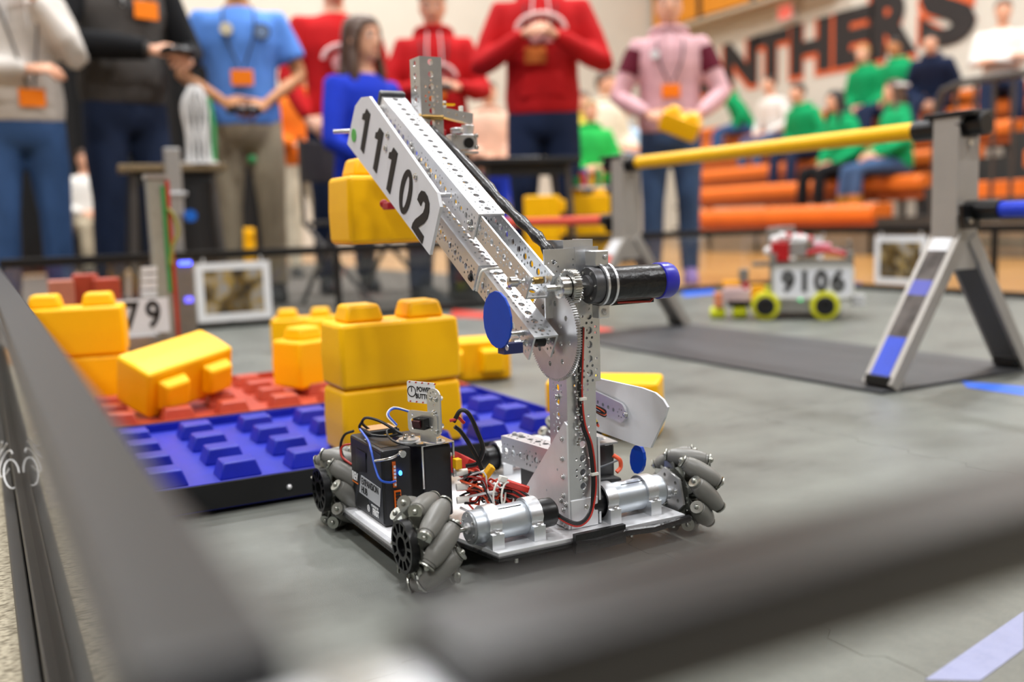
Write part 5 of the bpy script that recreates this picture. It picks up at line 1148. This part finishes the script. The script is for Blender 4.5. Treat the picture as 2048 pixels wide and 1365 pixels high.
# ================================================================== pictures on the field walls
def pic_img(seed):
    m = bpy.data.materials.new('printed_picture'); m.use_nodes = True; nt = m.node_tree; b = nt.nodes['Principled BSDF']; tc = nt.nodes.new('ShaderNodeTexCoord')
    n = nt.nodes.new('ShaderNodeTexNoise'); n.inputs['Scale'].default_value = 16; n.inputs['Detail'].default_value = 3; mp = nt.nodes.new('ShaderNodeMapping'); mp.inputs['Location'].default_value = (seed, seed, 0)
    nt.links.new(tc.outputs['Object'], mp.inputs[0]); nt.links.new(mp.outputs[0], n.inputs['Vector'])
    r = nt.nodes.new('ShaderNodeValToRGB'); cs = [(.35, '#2f2c28'), (.44, '#6d5524'), (.5, '#5b5a55'), (.56, '#a98a3c'), (.62, '#9a9690')]; r.color_ramp.elements[0].position, r.color_ramp.elements[0].color = cs[0][0], (*lin(cs[0][1]), 1)
    r.color_ramp.elements[1].position, r.color_ramp.elements[1].color = cs[-1][0], (*lin(cs[-1][1]), 1)
    for p_, c in cs[1:-1]: e = r.color_ramp.elements.new(p_); e.color = (*lin(c), 1)
    nt.links.new(n.outputs['Fac'], r.inputs[0]); nt.links.new(r.outputs[0], b.inputs['Base Color']); b.inputs['Roughness'].default_value = .25; return m
def picture(label, c, ex, seed, w=.285, h=.225):
    t = thing('framed_picture', label, 'picture', c); ex = Vector(ex).normalized(); t.rotation_euler = (0, 0, math.atan2(ex.y, ex.x))
    k = MB()
    for a, b in (((-w / 2, 0, -h / 2), (w / 2, .003, -h / 2 + .028)), ((-w / 2, 0, h / 2 - .028), (w / 2, .003, h / 2)), ((-w / 2, 0, -h / 2 + .028), (-w / 2 + .028, .003, h / 2 - .028)), ((w / 2 - .028, 0, -h / 2 + .028), (w / 2, .003, h / 2 - .028))): k.bb(a, b)
    k.build('white_border', white_p, t, smooth=False); MB().bb((-w / 2 + .028, .0008, -h / 2 + .028), (w / 2 - .028, .0025, h / 2 - .028)).build('print', pic_img(seed), t, smooth=False)
    for s in (-1, 1): MB().tube([(s * .11, .004, h / 2 - .01), (s * .11, .004, h / 2 + .02)], .004, 6).build('hook', wwht, t)
picture('white-bordered picture fixed to the far clear wall, left of the yellow blocks', (.842, 3.7845, .142), (1, 0, 0), 3.1)
picture('white-bordered picture fixed to the right clear wall, behind the bridge leg', (3.7145, 3.04, .142), (0, -1, 0), 7.7)
picture('small white-bordered picture on the right clear wall, behind the red-topped robot', (3.7145, 3.62, .165), (0, -1, 0), 5.2, .22, .17)

# ================================================================== robot 79.. behind the red tray
r79 = thing('competition_robot', 'blurred robot with tall clear tower and plate ending in 79, behind left stack', 'robot', (.42, 2.72, 0), .0)
def loc_at(root, u, v, y):  # point in the plane y of the robot
    q = at(u, v, 'y', y); return q - Vector(root.location)
clr = mat('smoky_clear_plastic', '#9a9a90', .2, 0, .1, 20); clr2 = mat('grey_tube', '#84827c', .4, .3)
a = loc_at(r79, 292, 358, 2.70); b_ = loc_at(r79, 331, 358, 2.70)
MB().bb((a.x, -.03, .03), (b_.x, .02, a.z)).build('tower', clr, r79, smooth=False, bevel=.003)
MB().bb((a.x - .003, -.035, a.z - .0), (b_.x + .003, .025, a.z + .012)).build('tower_cap', alu_d, r79, smooth=False)
MB().bb((b_.x - .016, -.036, .22), (b_.x - .006, -.031, a.z - .02)).build('green_strip', mat('green_strip', '#2f8f46', .4), r79, smooth=False)
MB().bb((b_.x - .004, -.036, .03), (b_.x + .006, -.031, a.z - .005)).build('red_strip', mat('red_strip', '#b3331f', .4), r79, smooth=False)
q = loc_at(r79, 345, 440, 2.70); MB().tube(spline([(b_.x - .004, -.04, q.z + .03), (b_.x + .010, -.042, q.z + .01), (b_.x + .018, -.042, q.z - .035), (b_.x + .002, -.04, q.z - .07), (b_.x - .006, -.038, q.z - .12)]), .005, 8).build('yellow_cable', mat('olive_yellow_cable', '#8f8a3c', .5), r79)
for v in (540, 556, 572, 588): q = loc_at(r79, 305, v, 2.66); MB().bb((q.x - .024, -.044, q.z - .008), (q.x + .014, -.036, q.z + .008)).build('white_terminal', wwht, r79, smooth=False)
q = loc_at(r79, 285, 633, 2.62); pl = MB().bb((q.x - .075, -.104, q.z - .045), (q.x + .065, -.100, q.z + .045)).build('number_plate', white_c, r79, smooth=False)
for ch_, dx in (('7', -.028), ('9', .026)): v_, f_ = text_mesh(ch_, .095, .0028, .0004, .8); MB().add(v_, f_, Matrix.Translation((q.x + dx, -.1046, q.z)) @ Matrix.Rotation(PI / 2, 4, 'X')).build('digit', ink, pl, smooth=False)
MB().bb((-.17, -.09, .035), (.06, .20, .06)).build('chassis', blk_m, r79, smooth=False)
for (x, y) in ((-.16, -.06), (-.16, .16), (.055, .16), (.02, -.06)): MB().ring((x - .018, y, .048), (x + .018, y, .048), [(0, .03), (.003, .047), (.033, .047), (.036, .03)], 20).build('wheel', blk, r79)
q = loc_at(r79, 322, 668, 2.60); MB().ring((q.x - .012, -.11, .028), (q.x + .022, -.11, .028), [(0, .018), (.004, .028), (.030, .028), (.034, .018)], 16).build('blue_roller', mat('deep_blue_plastic', '#1a2fa0', .4), r79)
for u0, u1, v0, v1, y_, m_ in ((150, 196, 548, 600, 2.78, red), (192, 240, 556, 602, 2.72, red), (100, 148, 560, 604, 2.74, mat('salmon_box', '#b8705a', .5))):
    a = loc_at(r79, u0, v1, y_); c_ = loc_at(r79, u1, v0, y_); MB().bb((a.x, a.y, .10), (c_.x, a.y + .06, c_.z)).build('top_box', m_, r79, smooth=False, bevel=.004)
MB().bb((-.30, .03, .06), (-.02, .12, .10)).build('side_beam', alu_d, r79, smooth=False); 
k = MB(); [k.ball((-.24 + .03 * i, .0, .115), .014) for i in range(4)]; k.build('cable_lumps', blk, r79)
q = loc_at(r79, 370, 527, 2.74)
MB().box((q.x, q.y, q.z), (.034, .006, .012)).build('blue_lamp', mat('blue_lamp_glow2', (.05, .08, 1.), .3, emit=5.), r79, smooth=False, bevel=.003)
q2 = loc_at(r79, 378, 600, 2.74); MB().box((q2.x, q2.y, q2.z), (.022, .006, .016)).build('blue_lamp', mat('violet_lamp_glow', (.15, .13, 1.), .3, emit=1.6), r79, smooth=False, bevel=.003)
MB().bb((b_.x, q.y + .004, .04), (q.x + .02, q.y + .02, q.z + .01)).build('lamp_board', clr2, r79, smooth=False)

# ================================================================== robot 9106
o_ = at(1590, 640, 'z', 0)
r9 = thing('competition_robot', 'blurred robot with yellow-rimmed wheels, red top and a white 9106 number plate', 'robot', (o_.x, o_.y, 0), -.80)
S9 = 3.28 / 1918.
def L9(u, v): return ((u - 1590) * S9, (638 - v) * S9)     # local x, z in metres measured on its near side
def B9(nm, u0, v0, u1, v1, y0, y1, m, bev=.003, par=r9):
    a = L9(u0, v1); c = L9(u1, v0); return MB().bb((a[0], y0, max(.004, a[1])), (c[0], y1, c[1])).build(nm, m, par, smooth=False, bevel=bev)
B9('chassis', 1545, 592, 1680, 624, .02, .30, alu_d); B9('black_deck', 1550, 575, 1690, 598, .03, .30, blk)
v, f = flat(rr(-.136, -.058, .136, .058, .02), [], .006); q = L9(1625, 560); pl9 = MB().add(v, f, Matrix.Translation((q[0], -.006, q[1])) @ Matrix.Rotation(PI / 2, 4, 'X')).build('number_plate', white_c, r9, smooth=False)
v, f = flat(rr(-.136, -.058, .136, .058, .02), [rr(-.128, -.050, .128, .050, .015)[::-1]], .008); MB().add(v, f, Matrix.Translation((q[0], -.008, q[1])) @ Matrix.Rotation(PI / 2, 4, 'X')).build('plate_rim', mat('pale_rim', '#d8d8d2', .5), pl9, smooth=False)
for i, ch_ in enumerate('9106'): v, f = text_mesh(ch_, .096, .0046, .0005, .92); MB().add(v, f, Matrix.Translation((q[0] - .084 + .0555 * i, -.0105, q[1])) @ Matrix.Rotation(PI / 2, 4, 'X')).build('digit', mat('dark_grey_ink', '#2b2b28', .5), pl9, smooth=False)
ylw = mat('yellow_green_tyre', '#d3d321', .5)
for u, y in ((1531, .0), (1649, .0), (1531, .27), (1649, .27)):
    x = L9(u, 600)[0]
    w = MB().ring((x, y - .022, .0505), (x, y + .9, .0505), [(0, .036), (.002, .048), (.006, .0505), (.036, .0505), (.040, .048), (.042, .036)], 28).build('wheel', ylw, r9)
    MB().ring((x, y - .026, .0505), (x, y + .9, .0505), [(0, .030), (.002, .034), (.046, .034)], 24).build('wheel_centre', blk, w)
    for i in range(5): MB().ball((x + .021 * math.cos(i * 1.257), y - .026, .0505 + .021 * math.sin(i * 1.257)), (.009, .004, .009), 10, 6).build('spoke_boss', blk_m, w)
B9('green_lamp', 1597, 591, 1604, 598, -.004, .003, mat('green_lamp_glow', (.02, .8, .25), .3, emit=1.5), .001)
B9('side_frame', 1538, 500, 1552, 600, .02, .05, clr2); B9('side_frame', 1690, 500, 1704, 600, .02, .05, clr2); B9('frame_bar', 1540, 515, 1700, 532, .04, .06, clr2)
B9('red_box', 1541, 478, 1577, 518, .03, .12, mat('signal_red', '#b3121a', .4)); B9('grey_block', 1577, 476, 1612, 508, .05, .14, alu_d)
for u, v in ((1548, 474), (1563, 468), (1590, 472), (1606, 474), (1536, 497)): q = L9(u, v); MB().ball((q[0], .07, q[1]), .018, 12, 8).build('white_ball', wwht, r9)
for u, v in ((1575, 466), (1598, 468), (1618, 474)): q = L9(u, v); MB().ball((q[0], .10, q[1]), .014, 12, 8).build('red_ball', mat('signal_red', 0), r9)
B9('grey_tower', 1530, 448, 1560, 480, .12, .16, clr2); B9('grey_tower_top', 1545, 446, 1588, 462, .13, .17, clr2)
k = MB(); a = L9(1600, 505); c_ = L9(1700, 510); k.tube(spline([(a[0], .06, a[1]), ((a[0] + c_[0]) / 2, .06, a[1] + .012), (c_[0], .06, c_[1])]), .010, 8); k.build('red_hose', mat('signal_red', 0), r9)
a = L9(1612, 494); c_ = L9(1690, 498); MB().tube([(a[0], .08, a[1]), (c_[0], .08, c_[1])], .008, 8).build('black_hose', blk, r9)
a = L9(1625, 486); c_ = L9(1660, 488); MB().tube([(a[0], .08, a[1]), (c_[0], .08, c_[1])], .009, 8).build('pink_hose', mat('pink_tube', '#d0879a', .5), r9)
B9('rear_tower', 1694, 478, 1702, 600, .12, .14, clr2)
# intake in front
B9('intake_plate', 1440, 575, 1500, 600, .02, .16, mat('pale_pink_plate', '#c9aeb0', .4)); B9('orange_arm', 1500, 566, 1528, 600, .02, .06, mat('amber_plastic', '#eaa21a', .4)); B9('yellow_top', 1440, 558, 1478, 570, .04, .10, mat('amber_plastic', 0))
B9('grey_motor', 1474, 533, 1494, 565, .05, .09, clr2); B9('red_post', 1484, 560, 1494, 590, .03, .05, mat('signal_red', 0)); B9('orange_bracket', 1424, 582, 1442, 612, .02, .06, mat('peach_bracket', '#e08a60', .5)); B9('intake_base', 1450, 596, 1545, 614, .05, .10, blk)
for u in (1432, 1478):
    x, z = L9(u, 618); MB().ring((x - .030, .05, .021), (x + .05, .05, .021), [(0, .012), (.004, .0205), (.050, .0205), (.055, .012)], 18).build('green_intake_wheel', mat('lime_yellow_rubber', '#d6de00', .5), r9)
B9('clear_shield', 1702, 590, 1728, 615, .06, .09, mat('frosted_plastic', '#d9dadc', .3))
B9('gripper_strut', 1500, 520, 1545, 530, .10, .12, clr2)

# ---- bake the bodies: add hands to the one body mesh
bpy.context.view_layer.update()
_dg = bpy.context.evaluated_depsgraph_get()
for o, ex_ in PEND:
    me = bpy.data.meshes.new_from_object(o.evaluated_get(_dg))
    vs = [tuple(v.co) for v in me.vertices]; fs = [tuple(p_.vertices) for p_ in me.polygons]
    k = MB(); k.add(vs, fs)
    if ex_.v: k.add(ex_.v, ex_.f)
    m2 = k.me('body', o.data.materials[0]); m2.polygons.foreach_set('use_smooth', [True] * len(m2.polygons)); o.modifiers.clear(); o.data = m2
for o in bpy.data.objects:
    if '_sc' in o: del o['_sc']
